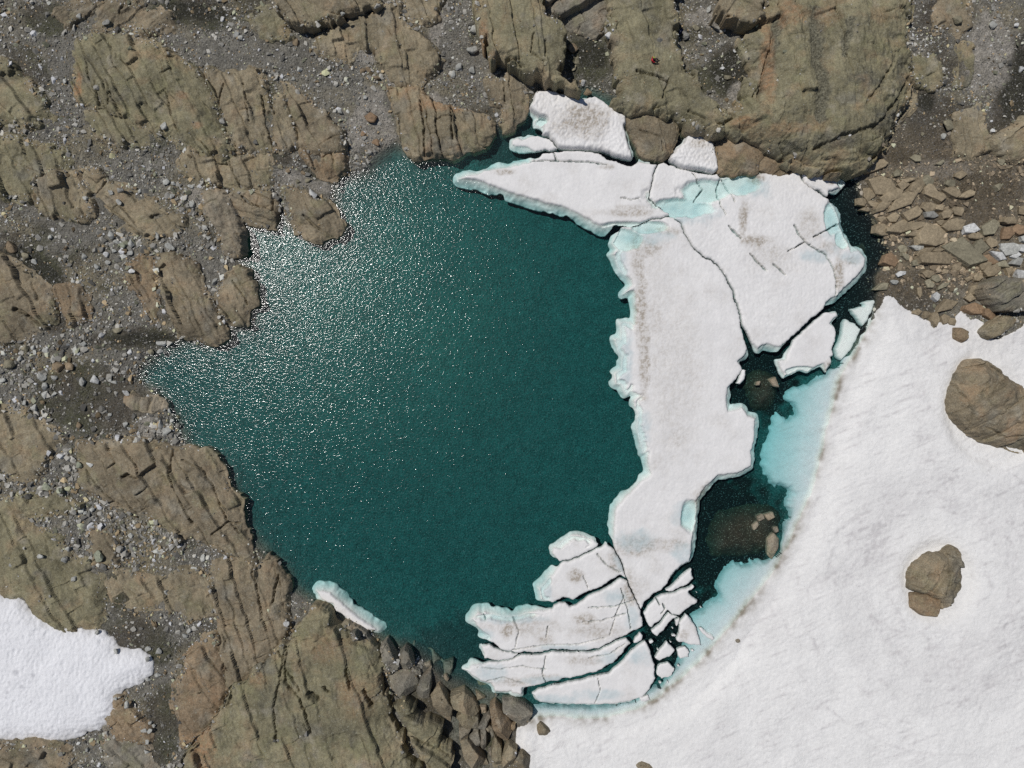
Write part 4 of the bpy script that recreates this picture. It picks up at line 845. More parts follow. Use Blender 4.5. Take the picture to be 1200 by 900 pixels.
def make_snow():
    full = W(UPPER + LOWER + [(622,836)] + SHELF[::-1] + [(980,432),(990,427),(1000,415),(1014,390),(1022,374)], .3)
    dry = W(UPPER + LOWER + SHORE[::-1], .3)
    x, y, d, q, be = grid_patch(full, .14, warp=.55, wscale=1.1, wseed=15)
    qx = x + .3 * fbm(x / 2, y / 2, 71, 3); qy = y + .3 * fbm(x / 2 + 5, y / 2, 72, 3)
    s = sdf(qx, qy, dry)
    sh = dline(x, y, W(SHORE, .3))
    di = np.maximum(s, 0)
    band = np.where(s >= 0, np.minimum(di, 60), 0)
    z = np.maximum(gsmooth(x, y), 0) * sstep(0, 4, s) + .14 * (1 - np.exp(-di / .3)) + .45 * (1 - np.exp(-di / 6)) + .02 * band
    z = z + sstep(.2, 3, s) * (.5 * fbm(x / 14, y / 14, 81, 2) + .16 * fbm(x / 3.5, y / 3.5, 82, 3))
    # sun cups and wind ripples
    a = math.radians(25); u = x * math.cos(a) + y * math.sin(a); v = -x * math.sin(a) + y * math.cos(a)
    cups = np.abs(fbm(u / .9, v / .62, 83, 2)) + .6 * np.abs(fbm(u / 2.2, v / .8, 84, 2))
    z = z - sstep(.1, 1.5, s) * (.075 * cups + .08 * np.abs(fbm(x / .38, y / .38, 101, 2)))
    for (cx, cy, r) in ((1165,478,5.0),(1098,682,3.2)):
        c = W([(cx, cy)], 1.5)[0]
        z = z - .5 * np.exp(-(np.maximum(np.hypot(x - c[0], (y - c[1]) * .85) - r, 0) / .9) ** 2)
    z = np.maximum(z, np.where(s > 0, ground_z(x, y) + .10, -9))
    under = -.16 - .15 * np.maximum(-s, 0) - .012 * np.maximum(-s, 0) ** 2 + .10 * fbm(x / 1.4, y / 1.4, 85, 3)
    under = under - 1.5 * np.exp(-d / .28) * sstep(-.6, -1.2, s)
    z = np.where(s > 0, z, under)
    n = fbm(x / 7, y / 7, 86, 4); n2 = fbm(x / .5, y / .5, 87, 3)
    bc = W([(1098, 690)], 1.5)[0]; br_ = np.hypot(x - bc[0], y - bc[1]); bt = np.arctan2(y - bc[1], x - bc[0])
    st = np.maximum(fbm(u / 3.6, v / .5, 88, 4), 1.0 * fbm(br_ / 1.0, bt * 3.2, 99, 4) * sstep(32, 14, br_))
    c = np.array([.82, .81, .785]) * (1 + .04 * n + .03 * n2)[:, None]
    ring = np.zeros_like(x)
    for (cx, cy, r0, wd, am) in ((1098,682,8.2,1.2,.35),(1098,690,10.5,1.6,.25),(1165,478,8.6,1.4,.25)):
        cc = W([(cx, cy)], 1.5)[0]; rr = np.hypot(x - cc[0], (y - cc[1]) * .85) + 1.4 * fbm(x / 5, y / 5, 89, 3)
        ring = np.maximum(ring, am * np.exp(-((rr - r0) / wd) ** 2))
    dirt = .40 * sstep(.08, .6, st + .4 * n) * (.5 + 1.0 * sstep(-.3, .4, n2)) + .12 * sstep(-.1, .5, fbm(x / 16, y / 16, 98, 3)) + .25 * sstep(.25, .6, n2) * sstep(-.2, .4, n) + ring * (.5 + n2) + .01
    uw = (sstep(-.1, -.7, s) * .8)[:, None]; c = c * (1 - uw) + np.array([.60, .60, .63]) * (1 + .08 * n2)[:, None] * uw
    edge = np.exp(-np.abs(s - .15) / .55) * sstep(-.9, -.1, s) * np.clip(.75 + 1.3 * fbm(x / .9, y / .9, 90, 3), 0, 1.2) * np.exp(-sh / 2.0) * np.clip(.62 + 1.1 * fbm(x / 5, y / 5, 102, 2), .08, 1)
    w = np.clip(dirt, 0, .6)[:, None]
    c = c * (1 - w) + np.array([.49, .465, .465]) * w
    w = np.clip(edge * 1.1, 0, .9)[:, None]
    c = c * (1 - w) + np.array([.22, .19, .14]) * w
    V, Fc, c = with_walls(x, y, z, q, be, np.minimum(z - .5, -2.0), c)
    tag(build('snow_field', V, Fc, M_SNOW, c, smooth=True), 'big grey white snow field filling the lower right, with a turquoise drowned edge', 'snow field')
    NOGRAVEL.append(W(UPPER + LOWER + SHORE[::-1], .3))
    P = [(-90,660),(0,702),(20,707),(27,717),(43,728),(67,737),(90,743),(107,743),(117,748),(127,757),(132,765),(145,766),(157,767),(167,773),(173,785),(170,797),(157,807),(140,813),(133,820),(133,842),(123,848),(117,857),(90,867),(60,874),(33,872),(0,871),(-90,871)]
    PW = chaikin(W(P, 2.9), 1)
    x, y, d, q, be = grid_patch(PW, .10, warp=.4, wscale=1.0, wseed=25, wfine=.08)
    z = gsmooth(x, y) + .10 + .85 * (1 - np.exp(-d / 1.2)) + .25 * fbm(x / 5, y / 5, 93, 3) * sstep(0, 2, d) - .07 * sstep(0, .6, d) * np.abs(fbm(x / .55, y / .9, 94, 2)) * 2
    lowr = sstep(-38, -41, y)
    c = np.array([.83, .83, .84]) * (1 + .03 * fbm(x / 3, y / 3, 95, 3))[:, None]
    w = (lowr * .35 * np.clip(.5 + fbm(x / .8, y / .3, 96, 3), 0, 1))[:, None]
    c = c * (1 - w) + np.array([.5, .46, .44]) * w
    eg = (np.exp(-d / .35) * np.clip(.55 + 1.0 * fbm(x / 1.2, y / 1.2, 103, 3), 0, .85))[:, None]; c = c * (1 - eg) + np.array([.36, .34, .30]) * eg
    sp = np.zeros_like(x)
    for (cx, cy, r) in ((8,812,2.6),(10,800,2.2),(17,789,3.5),(24,805,3),(15,822,2.2),(37,792,3),(35,823,2),(6,818,2)):
        sp = np.maximum(sp, .5 * (1 - sstep(.4, 1.2, ell(x, y, cx, cy, r, r, 2.9, 97, .5))))
    c = c * (1 - sp[:, None]) + np.array([.42, .42, .44]) * sp[:, None]
    V, Fc, c = with_walls(x, y, z, q, be, z - 1.2, c)
    tag(build('snow_field', V, Fc, M_SNOW, c, smooth=True), 'small clean snow patch at the left edge ending in a blunt point', 'snow field')
    NOGRAVEL.append(W(P, 2.9))
make_snow()
# ------------------------------------------------------------------ loose stones
def hull_rock(seed, npts=16, flat=.62):
    """angular convex stone of unit size"""
    import bmesh
    r = random.Random(seed)
    bm = bmesh.new()
    for _ in range(npts):
        v = Vector((r.gauss(0, 1), r.gauss(0, 1), r.gauss(0, 1))).normalized()
        k = r.uniform(.85, 1.05)
        bm.verts.new((v.x * .5 * k, v.y * .38 * k * r.uniform(.85, 1.1), v.z * .5 * flat * k))
    bmesh.ops.convex_hull(bm, input=bm.verts)
    for v in [v for v in bm.verts if not v.link_faces]: bm.verts.remove(v)
    bm.normal_update()
    V = np.array([v.co[:] for v in bm.verts]); 
    bm.verts.index_update()
    T = np.array([[v.index for v in f.verts] for f in bm.faces if len(f.verts) == 3])
    bm.free()
    return V, T

def stone_mesh(seed):
    import bmesh
    V, T = hull_rock(seed, 15)
    me = bpy.data.meshes.new('stone')
    me.from_pydata([tuple(v) for v in V], [], [tuple(int(i) for i in t) for t in T])
    bm = bmesh.new(); bm.from_mesh(me)
    bmesh.ops.bevel(bm, geom=list(bm.edges), offset=.035, segments=1, affect='EDGES', profile=.5)
    bm.to_mesh(me); bm.free()
    me.materials.append(M_STONE)
    return me
STONES = [stone_mesh(100 + i) for i in range(14)]
STONE_COL = {'white': (.56, .56, .54), 'pale': (.42, .42, .385), 'grey': (.27, .265, .24), 'brown': (.26, .20, .13), 'olive': (.265, .24, .168), 'orange': (.27, .185, .115), 'green': (.32, .335, .25), 'tan': (.305, .248, .165)}
SURF = []    # (evaluated lazily) tops of outcrops, for stones that lie on rock
from mathutils.bvhtree import BVHTree
def ray_top(x, y):
    hit, loc, nrm, idx, ob, mtx = SC.ray_cast(DG, Vector((x, y, 60)), Vector((0, 0, -1)))
    return loc.z if hit else 0.0
bpy.context.view_layer.update()
DG = bpy.context.evaluated_depsgraph_get()

ZONES = [
 ((0,0,240,60), 'in the top left corner'), ((0,60,110,160), 'on the upper left scree'), ((240,0,330,60), 'on the dark soil by the top edge'),
 ((240,60,400,175), 'among the upper tan outcrops'), ((320,175,405,250), 'in the pocket above the headland'), ((400,0,480,180), 'on the pale silt slope above the cove'),
 ((480,0,620,160), 'left of the overhanging slab'), ((620,0,740,125), 'right of the overhanging slab'), ((790,0,890,130), 'between the person and great dome'),
 ((1060,0,1200,190), 'right of the great dome'), ((100,160,240,250), 'around the long diagonal slab'), ((0,250,70,330), 'on the dark soil at the left edge'),
 ((70,250,260,340), 'below the long diagonal slab'), ((0,330,90,480), 'in the left stone field'), ((90,330,200,520), 'by the shallow inlet'), ((200,330,300,360), 'beside the striped slab'),
 ((0,480,90,600), 'on the left edge gravel tongue'), ((90,520,260,720), 'behind the large shore outcrop'), ((0,600,90,700), 'above the left snow patch'),
 ((0,720,260,900), 'right of the left snow patch'),
 ((985,185,1070,245), 'atop the brown rubble'), ((985,245,1070,300), 'nearest the black water'), ((1070,185,1130,245), 'in the upper middle rubble'), ((1070,245,1130,300), 'in the lower middle rubble'),
 ((1130,185,1230,290), 'in the right edge rubble'), ((1020,300,1110,390), 'just above the snow edge'), ((1110,290,1230,400), 'among the right edge boulders'),
]
def zone(px, py):
    for (a, b, c, d), t in ZONES:
        if a <= px < c and b <= py < d: return t
    return 'by the lake shore'
ITEMS = []   # px, py, length, width, angle, tone, kind
def st(s, ox=0, oy=0, k=1.0):
    for it in s:
        px, py, L = it[:3]; tone = it[3] if len(it) > 3 else 'pale'
        ITEMS.append((px, py, L, None, None, tone, 'stone'))
st([(125,27,10,'grey'),(555,37,14),(553,59,17),(537,79,11),(531,88,9),(553,83,10),(683,98,9,'white'),(712,42,11,'white'),(690,43,6,'white'),(582,135,6,'white'),(670,57,15,'brown'),(688,108,13,'brown'),(676,72,10,'olive'),(672,80,9,'olive'),(640,74,8,'olive'),
 (131,275,13),(145,287,11,'green'),(155,285,11),(137,284,8),(125,298,8,'white'),(127,308,8),(114,312,9),(99,301,8),(155,318,8,'white'),(153,297,9),(134,295,8),(141,223,12,'grey'),(130,226,7),(140,237,8),(165,224,8),(195,213,11),(204,216,7),(203,230,8),(226,240,10),(224,219,8),(15,289,18,'brown'),(31,301,12,'olive'),(41,307,8),(60,278,7),(85,307,6,'olive'),(77,292,8,'brown'),(184,276,11),(200,290,13),(87,330,8),(101,232,9),
 (367,228,14,'white'),(357,195,6),(338,201,8,'brown'),(356,203,8,'brown'),(362,212,9,'olive'),(349,213,7,'olive'),(329,196,7,'olive'),(241,268,8),(245,280,8),(252,330,11),(245,336,6),(261,306,7),(203,230,7),
 (120,393,9,'white'),(98,403,9),(138,387,11,'olive'),(153,413,8,'white'),(50,442,13),(64,442,9),(69,430,16,'brown'),(82,429,14,'brown'),(98,447,12),(111,446,14,'white'),(134,448,8),(128,445,8),(148,434,12,'grey'),(12,429,18,'olive'),(4,445,10),(53,453,11),(54,462,10),(30,472,8),(42,413,8),(40,407,8),(30,409,11,'olive'),(54,411,8),(25,420,9),(147,497,9),(153,503,8),(148,461,10,'white'),(190,402,12),(177,413,10,'olive'),(189,412,9),(189,497,12),(196,506,14),(193,479,7),(199,481,7),(203,493,8),(174,464,6,'white'),(93,498,9,'brown'),(129,486,6),(42,478,10),(64,462,8),
 (116,651,16,'green'),(48,652,9),(14,661,9),(154,627,8),(100,600,7),(108,597,7),(94,545,10,'green'),(55,571,12,'green'),(71,576,10,'green'),(80,643,7),(76,656,8),(88,678,8),(195,693,9),(188,651,6),(238,653,10),(228,666,8),(53,615,7),
 (136,763,9),(186,791,9),(149,826,10),(136,818,6),(222,739,8),(217,744,9),(187,763,10),(174,760,8),(173,772,7),(114,741,8),(169,856,8),(176,856,8),(173,868,8),(177,846,7),(102,878,6),(174,796,7),(172,880,7),(181,850,6),
 (336,731,9,'white'),(348,50,11,'brown'),(351,82,8),(261,23,7,'white'),(283,45,8),(402,17,7),(425,83,9,'brown'),(442,91,10,'brown'),(432,82,8,'brown'),(400,132,9),(436,138,18,'orange'),(428,114,7),(441,168,11,'orange'),(426,158,8,'orange'),(278,41,9),(262,144,12,'grey'),(344,93,6),
 (193,148,11),(77,95,7),(94,20,8),(73,69,5,'white'),(830,11,9),(815,33,9,'olive'),(802,43,12,'grey'),(861,60,6,'white'),(846,80,6,'white'),(852,91,9,'olive'),
 (1109,148,17,'olive'),(1105,160,9),(1163,154,7,'white'),(1122,24,14,'olive'),(1163,30,11),(1191,30,7,'white'),(1195,81,9,'white'),(1088,64,5,'white'),(1147,88,5,'white')])
for cx, cy, L, Wd, a, *tn in [(310,80,140,50,-15),(360,190,140,90,15),(280,240,90,70,40),(240,290,50,60,60),(265,330,60,30,0),(310,300,70,40,20),(365,310,100,50,-35),(420,250,130,60,-20),(500,275,230,80,-35),(480,190,70,60,0),(515,160,90,40,10),(560,200,110,70,-50),(630,160,60,50,20,'olive'),(640,225,70,90,-60),(540,355,110,70,-20),(470,430,150,60,-15),(365,455,90,70,10),(365,390,60,40,20),(420,380,70,50,0),(560,430,90,40,-10),(655,485,200,130,10,'tan'),(690,250,70,60,30),(640,320,100,50,0),(640,360,90,40,0,'grey'),(700,320,70,40,-20),(770,230,100,50,20),(850,245,80,40,-10),(800,340,70,50,10),(740,360,80,50,-20),(705,405,50,30,0),(780,420,130,70,-10),(880,445,90,60,0,'white'),(975,445,80,90,60,'olive'),(1020,410,60,50,30,'olive'),(850,565,210,130,20,'olive'),(930,545,90,80,0,'olive'),(680,610,230,70,0),(570,555,70,30,5,'pale'),(600,580,110,40,-20),(690,570,60,25,-10),(560,470,100,40,-5),(900,490,90,35,5),(930,490,50,40,80),(1095,470,80,60,-30,'orange'),(1100,560,110,70,-10,'pale'),(1000,525,60,50,0),(1040,600,90,40,20,'white'),(990,625,90,50,10,'orange'),(410,627,90,80,0,'orange'),(470,705,60,25,-20,'white'),(435,755,40,25,0,'pale'),(625,710,60,40,10),(675,730,55,45,10,'olive'),(640,765,55,45,60,'olive'),(720,775,70,25,-30,'olive'),(578,810,65,30,85),(680,840,50,40,-20,'white'),(865,735,50,35,0),(920,725,60,40,10),(735,895,110,60,-20),(870,845,70,50,10),(360,780,80,40,-20,'olive'),(795,665,50,40,0),(730,690,40,25,0),(900,800,90,50,-40),(1000,690,100,60,-30),(1110,400,100,40,0),(1160,450,100,50,0,'orange'),(1170,710,60,50,0,'white'),(1130,600,60,40,0,'white'),(1180,340,60,50,0),(1200,500,60,40,0,'pale'),(1100,690,60,50,20),(665,970,95,40,85),(730,970,55,50,10),(770,985,40,40,0),(625,945,45,40,0),(570,930,45,35,0),(905,910,120,60,10,'orange'),(985,940,90,50,30,'orange'),(1060,650,70,45,20,'olive'),(960,660,60,45,-20),(1175,560,60,40,10,'white'),(1150,640,70,45,-15,'pale'),(900,640,70,40,15),(560,640,60,35,0,'olive'),(500,610,60,35,30,'olive'),(430,500,50,35,40),(480,560,55,40,20,'olive'),(760,180,60,40,10,'olive'),(820,130,60,40,-20),(700,60,50,30,0,'olive'),(560,30,60,40,30,'olive'),(450,120,60,40,-20,'olive'),(1060,50,45,35,10,'olive'),(1040,200,50,40,0,'olive')]:
    ITEMS.append((960 + cx / 5, 180 + cy / 5, L / 5, Wd / 5, a, tn[0] if tn else 'tan', 'rubble'))

def slab_mesh(seed, lw):
    """flat angular slab, unit length"""
    import bmesh
    r = random.Random(seed)
    n = r.randint(4, 7)
    bm = bmesh.new()
    ang = sorted(((i + r.uniform(-.3, .3)) / n) * 6.283 for i in range(n))
    top, bot = [], []
    tx, ty = r.uniform(-.12, .12), r.uniform(-.12, .12)
    for a in ang:
        k = r.uniform(.72, 1.15)
        x, y = .5 * k * math.cos(a), .5 * k * lw * math.sin(a)
        bot.append(bm.verts.new((x * 1.03, y * 1.03, -.35)))
        top.append(bm.verts.new((x * .95, y * .93, .10 + tx * x + ty * y + r.uniform(-.05, .05))))
    peak = bm.verts.new((r.uniform(-.15, .15), r.uniform(-.15, .15) * lw, .16))
    for i in range(n):
        j = (i + 1) % n
        bm.faces.new((bot[i], bot[j], top[j], top[i]))
        bm.faces.new((top[i], top[j], peak))
    bm.faces.new(bot[::-1])
    bmesh.ops.bevel(bm, geom=[e for e in bm.edges if all(v not in bot for v in e.verts)], offset=.022, segments=1, affect='EDGES')
    bmesh.ops.recalc_face_normals(bm, faces=bm.faces)
    me = bpy.data.meshes.new('rock_slab'); bm.to_mesh(me); bm.free()
    me.materials.append(M_STONE)
    return me


placed = []
for n_, (px, py, L, Wd, a, tone, kind) in enumerate(ITEMS):
    p = W([(px, py)], 1.3)[0]
    z = ray_top(p[0], p[1])
    p = W([(px, py)], z)[0]
    size = L * (CAM_H - z) / FPX
    if kind == 'stone':
        o = bpy.data.objects.new('stone', STONES[n_ % len(STONES)])
        size *= 1.12
        o.scale = (size, size * R.uniform(.9, 1.2), size * R.uniform(.75, 1.0))
        o.rotation_euler = (R.uniform(-.25, .25), R.uniform(-.25, .25), R.uniform(0, 6.28))
        o.location = (p[0], p[1], z + size * .14)
    else:
        big = size > 1.5
        o = bpy.data.objects.new('rock_slab', slab_mesh(500 + n_, min(1.2, Wd / L * 1.05)))
        hs = min(size, 1.6)
        o.scale = (size * 1.25, size * 1.25, hs * 1.15)
        o.rotation_euler = (R.uniform(-.2, .2), R.uniform(-.2, .2), math.radians(-a))
        o.location = (p[0], p[1], z + .20 * hs + .02 * (n_ % 5))
    COL.objects.link(o)
    c = STONE_COL[tone]; f = R.uniform(.82, 1.15)
    o.color = (c[0] * f, c[1] * f, c[2] * f, 1)
    placed.append((o, px, py, L, tone, kind))

# a label for each: colour, size, place, and its turn among the like
ORD = ['leftmost', 'second from the left', 'third from the left', 'fourth from the left', 'fifth from the left', 'sixth from the left', 'seventh from the left', 'eighth from the left', 'ninth from the left', 'tenth from the left', 'eleventh from the left', 'twelfth from the left', 'thirteenth from the left']
TW = {'white': 'whitish', 'pale': 'pale grey', 'grey': 'dark grey', 'brown': 'brown', 'olive': 'olive', 'orange': 'orange', 'green': 'greenish grey', 'tan': 'tan'}
fam = {}
for o, px, py, L, tone, kind in placed:
    zt = zone(px, py)
    if kind == 'stone': sz = 'large' if L >= 12 else ('middling' if L >= 9 else 'small')
    else: sz = 'large' if L >= 28 else ('middling' if L >= 15 else 'small')
    fam.setdefault((tone, sz, zt, kind), []).append((px, o))
for (tone, sz, zt, kind), lst in fam.items():
    lst.sort(key=lambda t: t[0])
    for i, (_, o) in enumerate(lst):
        word = 'stone' if kind == 'stone' else 'rock slab'
        lab = f'{sz} {TW[tone]} {word} {zt}'
        if len(lst) > 1: lab += ', ' + (ORD[i] if i < len(lst) - 1 or len(lst) < 2 else 'rightmost')
        tag(o, lab, 'stone' if kind == 'stone' else 'rock slab', 'loose stones on the scree' if kind == 'stone' else 'brown rubble slabs at the right shore')

# ------------------------------------------------------------------ gravel: far too many to count
def make_gravel():
    gx = np.arange(-64, 64, .25); gy = np.arange(-49, 49, .25)
    GX, GY = np.meshgrid(gx, gy)
    onrock = np.full(GX.shape, -9.0); dens0 = np.ones(GX.shape)
    for P in OUTLINES:
        i0, i1 = np.searchsorted(gx, [P[:, 0].min() - 1, P[:, 0].max() + 1]); j0, j1 = np.searchsorted(gy, [P[:, 1].min() - 1, P[:, 1].max() + 1])
        if i1 <= i0 or j1 <= j0: continue
        sub = sdf(GX[j0:j1, i0:i1], GY[j0:j1, i0:i1], P)
        onrock[j0:j1, i0:i1] = np.maximum(onrock[j0:j1, i0:i1], sub)
    for P in NOGRAVEL: dens0 = np.minimum(dens0, np.where(sdf(GX, GY, P) > -.1, 0, 1))
    dark = np.zeros(GX.shape); pale = np.zeros(GX.shape)
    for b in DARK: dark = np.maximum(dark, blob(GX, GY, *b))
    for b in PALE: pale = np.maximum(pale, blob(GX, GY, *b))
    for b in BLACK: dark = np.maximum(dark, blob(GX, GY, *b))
    s = lookup(_LSD, GX, GY)
    dens = np.where(onrock > .25, .03 * (fbm(GX / 2, GY / 2, 131, 3) > .15), np.where(onrock > -.25, .6, 1.0)) * (1 - .72 * dark) * (1 - .55 * pale) * sstep(.9, -.2, s)
    dens *= dens0
    dens *= 1 - blob(GX, GY, 540, 850, 75, 60, 40)
    dens *= .30 + .95 * sstep(-.35, .3, fbm(GX / 5, GY / 5, 130, 3))
    N = 190000
    i = rng.integers(0, GX.size, N)
    keep = rng.random(N) < dens.ravel()[i]
    i = i[keep]
    x = GX.ravel()[i] + rng.uniform(-.125, .125, len(i)); y = GY.ravel()[i] + rng.uniform(-.125, .125, len(i))
    dk = dark.ravel()[i]
    n = len(x)
    size = .17 * (rng.pareto(2.7, n) + 1); size = np.minimum(size, .8)
    # coarser stones in the stone field by the inlet and in the right rubble
    coarse = np.zeros(n)
    for b in ((90,440,95,60,0),(160,500,70,60,0),(1090,290,90,70,0),(170,300,60,40,0),(230,230,40,40,0),(60,560,60,40,0),(150,620,70,50,0)): coarse = np.maximum(coarse, blob(x, y, *b))
    size *= (1 + .55 * coarse) * np.exp(.55 * fbm(x / 4, y / 4, 133, 3)); size = np.minimum(size, 1.0)
    z = ground_z(x, y) + size * .08
    onr = onrock.ravel()[i] > -.7
    zr_ = np.array([ray_top(a, b) if f else -99 for a, b, f in zip(x, y, onr)])
    z = np.maximum(z, zr_ + size * .08)
    tmpl = [hull_rock(900 + k, 11, .7) for k in range(8)]
    base = np.array([.30, .288, .255]); 
    tone = np.exp(rng.normal(-.05, .58, n)) 
    tone = np.clip(tone, .3, 2.6)
    cl = base[None] * tone[:, None]
    hue = rng.random(n)
    cl = np.where((hue < .16)[:, None], cl * np.array([1.1, .88, .60]), cl)
    cl = np.where((hue > .90)[:, None], cl * np.array([.95, 1.0, .80]), cl)
    br = (sstep(39, 43, x) * sstep(8, 12, y) * (1 - sstep(27, 31, y)))[:, None]
    cl = cl * (1 - br) + np.array([.30, .24, .165]) * tone[:, None] * br
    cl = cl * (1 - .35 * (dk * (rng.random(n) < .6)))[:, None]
    VV, TT, CC = [], [], []
    off = 0
    which = rng.integers(0, 8, n)
    for k, (tv, tt) in enumerate(tmpl):
        m = np.where(which == k)[0]
        a = rng.uniform(0, 6.283, len(m)); ca, sa = np.cos(a)[:, None], np.sin(a)[:, None]
        sx = size[m][:, None]; sy = sx * rng.uniform(.8, 1.25, (len(m), 1)); sz = sx * rng.uniform(.6, 1.0, (len(m), 1))
        lx = tv[None, :, 0] * sx; ly = tv[None, :, 1] * sy; lz = tv[None, :, 2] * sz
        X = x[m][:, None] + lx * ca - ly * sa; Y = y[m][:, None] + lx * sa + ly * ca; Z = z[m][:, None] + lz + lx * rng.uniform(-.25, .25, (len(m), 1))
        VV.append(np.stack([X, Y, Z], -1).reshape(-1, 3))
        TT.append((tt[None] + (off + np.arange(len(m)) * len(tv))[:, None, None]).reshape(-1, 3))
        CC.append(np.repeat(cl[m], len(tv), 0))
        off += len(m) * len(tv)
    o = build('gravel', np.concatenate(VV), [np.concatenate(TT)], M_GRAVEL, np.clip(np.concatenate(CC), .01, .6), smooth=False)
    tag(o, 'grey angular scree gravel filling the hollows between the outcrops', 'gravel', kind='stuff')
make_gravel()

# ------------------------------------------------------------------ the sitting person
def skin(name, joints, edges, radii, mat, parent=None, sub=2, root=0):
    me = bpy.data.meshes.new(name)
    me.from_pydata(joints, edges, [])
    o = bpy.data.objects.new(name, me); COL.objects.link(o)
    o.modifiers.new('skin', 'SKIN'); o.modifiers['skin'].use_smooth_shade = True
    sv = me.skin_vertices[0].data if me.skin_vertices else None
    if sv is None:
        bpy.context.view_layer.update(); sv = me.skin_vertices[0].data
    for i, rr in enumerate(radii):
        sv[i].radius = rr if isinstance(rr, tuple) else (rr, rr)
        sv[i].use_root = (i == root)
    m = o.modifiers.new('sub', 'SUBSURF'); m.levels = sub; m.render_levels = sub
    dg = bpy.context.evaluated_depsgraph_get()
    me2 = bpy.data.meshes.new_from_object(o.evaluated_get(dg))
    o.modifiers.clear(); o.data = me2
    me2.materials.clear(); me2.materials.append(mat)
    o.parent = parent
    return o

M_SKIN = plain('skin', (.48, .29, .20), .6); M_RED = plain('red_jacket', (.55, .015, .03), .7); M_TROU = plain('dark_trousers', (.018, .018, .024), .85)
M_CAP = plain('yellow_green_cap', (.42, .50, .08), .7); M_HAIR = plain('dark_hair', (.03, .02, .014), .6); M_BOOT = plain('boots', (.03, .027, .025), .8)
M_BLUE = plain('dark_blue_cloth', (.016, .024, .085), .8); M_WHITE = plain('white_patch', (.6, .6, .62), .7); M_STRAP = plain('black_webbing', (.015, .015, .016), .85)
M_EYE = plain('eye', (.03, .02, .015), .3); M_LIP = plain('lip', (.35, .12, .10), .5)

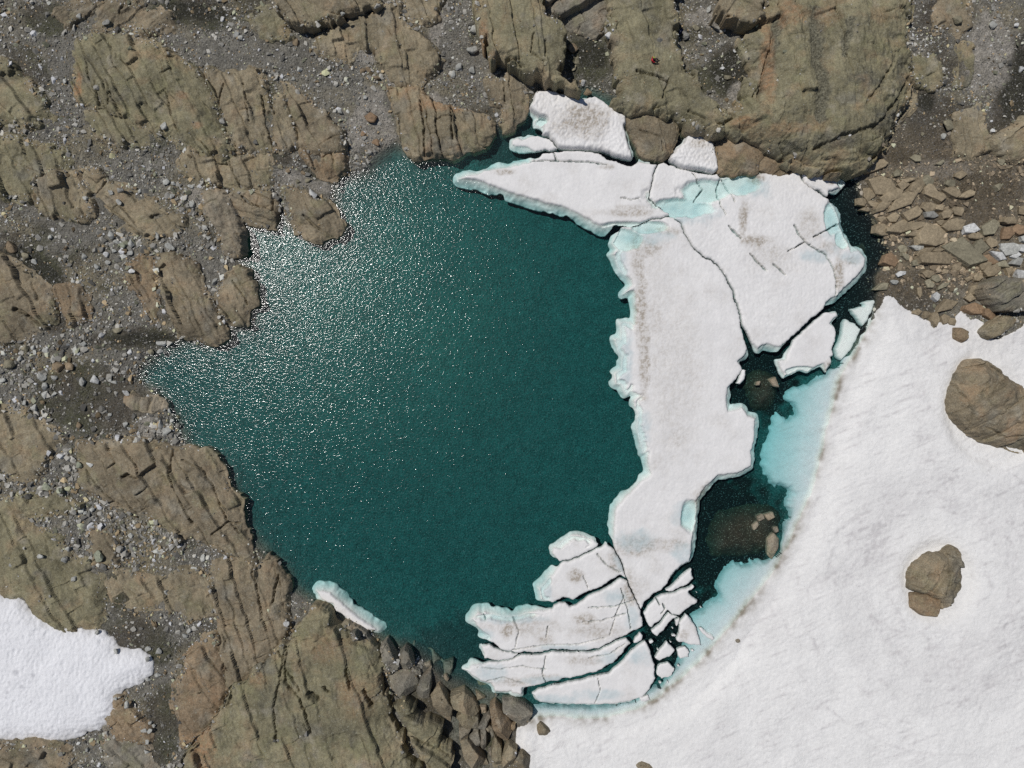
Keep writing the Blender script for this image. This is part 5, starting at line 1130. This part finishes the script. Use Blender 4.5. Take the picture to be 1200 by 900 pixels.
def make_person(px, py, face_deg):
    p = W([(px, py)], 4.0)[0]
    z = ray_top(p[0], p[1])
    p = W([(px, py)], z)[0]
    root = bpy.data.objects.new('person', None); COL.objects.link(root)
    root.location = (p[0], p[1], z); root.rotation_euler = (0, 0, math.radians(face_deg))
    # facing +x, seat at the origin; metres
    J = [(0,0,.12),(0,0,.30),(-.03,0,.48),(-.02,0,.58),(0,0,.66),(.02,0,.78),(.02,0,.88)]
    E = [(i, i + 1) for i in range(6)]
    Rr = [(.15,.13),(.15,.12),(.17,.12),(.09,.08),(.058,.058),(.085,.098),(.07,.08)]
    def add(p_, par, r_):
        J.append(p_); E.append((par, len(J) - 1)); Rr.append(r_); return len(J) - 1
    hands = []
    for s in (-1, 1):
        sh = add((-.02, .19 * s, .53), 2, .062); el = add((.12, .27 * s, .32), sh, .045); wr = add((.33, .19 * s, .33), el, .032); hd = add((.40, .17 * s, .33), wr, (.022, .042))
        hands.append((s, hd))
        hp = add((.02, .10 * s, .11), 0, .10); kn = add((.44, .16 * s, .36), hp, .068); an = add((.66, .17 * s, .07), kn, .045); add((.80, .18 * s, .05), an, .042)
    for s, hd in hands:
        bx, by, bz = J[hd]
        for k, (oy, ln) in enumerate(((-.030, .075), (-.010, .088), (.011, .082), (.030, .062))):
            a = add((bx + .03, by + oy, bz + .004), hd, .010); b = add((bx + .03 + ln * .55, by + oy * 1.15, bz - .008), a, .0088); add((bx + .03 + ln * .85, by + oy * 1.15, bz - .035), b, .0075)
        a = add((bx - .02, by - .045 * s, bz), hd, .011); add((bx + .03, by - .065 * s, bz - .012), a, .009)
    skin('body', J, E, Rr, M_SKIN, root)
    for nm, pts, rad in (('ear', [(0.01, -.098, .79), (0.0, -.108, .81)], .018), ('ear', [(0.01, .098, .79), (0.0, .108, .81)], .018), ('nose', [(.105, 0, .80), (.125, 0, .775)], .014)):
        skin(nm, pts, [(0, 1)], [rad, rad], M_SKIN, root, 1)
    for s in (-1, 1): skin('eye', [(.098, .034 * s, .815), (.101, .036 * s, .815)], [(0, 1)], [.011, .011], M_EYE, root, 1)
    skin('mouth', [(.098, -.024, .735), (.104, 0, .733), (.098, .024, .735)], [(0, 1), (1, 2)], [.007, .009, .007], M_LIP, root, 1)
    skin('hair', [(-.02, 0, .70), (-.04, 0, .80), (.0, 0, .89)], [(0, 1), (1, 2)], [(.075, .085), (.10, .088), (.085, .09)], M_HAIR, root, 2)
    skin('cap', [(-.01, 0, .86), (.02, 0, .91), (.10, 0, .885), (.19, 0, .87)], [(0, 1), (1, 2), (2, 3)], [(.11, .118), (.095, .10), (.085, .03), (.07, .012)], M_CAP, root, 2)
    jj = [(0,0,.16),(-.01,0,.32),(-.03,0,.48),(-.02,0,.60)]; je = [(0,1),(1,2),(2,3)]; jr = [(.19,.16),(.19,.16),(.215,.155),(.10,.09)]
    for s in (-1, 1):
        n = len(jj); jj += [(-.02, .20 * s, .53), (.12, .275 * s, .32), (.31, .195 * s, .33)]; je += [(2, n), (n, n + 1), (n + 1, n + 2)]; jr += [.085, .066, .052]
    skin('jacket', jj, je, jr, M_RED, root, 2)
    tj = [(0, 0, .14), (.01, 0, .10)]; te = [(0, 1)]; tr = [(.175, .14), (.16, .12)]
    for s in (-1, 1):
        n = len(tj); tj += [(.04, .10 * s, .12), (.44, .16 * s, .37), (.65, .17 * s, .10)]; te += [(0, n), (n, n + 1), (n + 1, n + 2)]; tr += [.115, .086, .065]
    skin('trousers', tj, te, tr, M_TROU, root, 2)
    for s in (-1, 1):
        skin('boot', [(.66, .17 * s, .13), (.66, .17 * s, .05), (.78, .18 * s, .045), (.85, .185 * s, .04)], [(0, 1), (1, 2), (2, 3)], [.062, .062, (.05, .056), (.038, .045)], M_BOOT, root, 2)
    tag(root, 'person in a red jacket, yellow green cap and dark trousers sitting on the tall slab', 'person')
make_person(764, 71.5, -8)

def make_pack(px, py):
    p = W([(px, py)], 2.6)[0]; z = ray_top(p[0], p[1]); p = W([(px, py)], z)[0]
    root = bpy.data.objects.new('backpack', None); COL.objects.link(root)
    root.location = (p[0], p[1], z + .06); root.rotation_euler = (0, 0, .9)
    skin('pack_body', [(-.30, 0, .14), (-.05, 0, .17), (.22, 0, .16), (.32, 0, .14)], [(0, 1), (1, 2), (2, 3)], [(.17, .20), (.20, .24), (.18, .21), (.12, .15)], M_BLUE, root, 2)
    skin('top_lid', [(.30, 0, .22), (.42, 0, .17)], [(0, 1)], [(.12, .19), (.10, .16)], M_BLUE, root, 2)
    skin('front_pocket', [(-.18, 0, .33), (.10, 0, .34)], [(0, 1)], [(.05, .13), (.05, .12)], M_WHITE, root, 2)
    for s in (-1, 1):
        skin('shoulder_strap', [(.25, .12 * s, .02), (.05, .30 * s, .02), (-.25, .24 * s, .01)], [(0, 1), (1, 2)], [(.015, .035)] * 3, M_STRAP, root, 1)
    tag(root, 'dark blue bundle like a backpack lying in gravel right of the sitting person', 'backpack')
make_pack(796.5, 38.5)
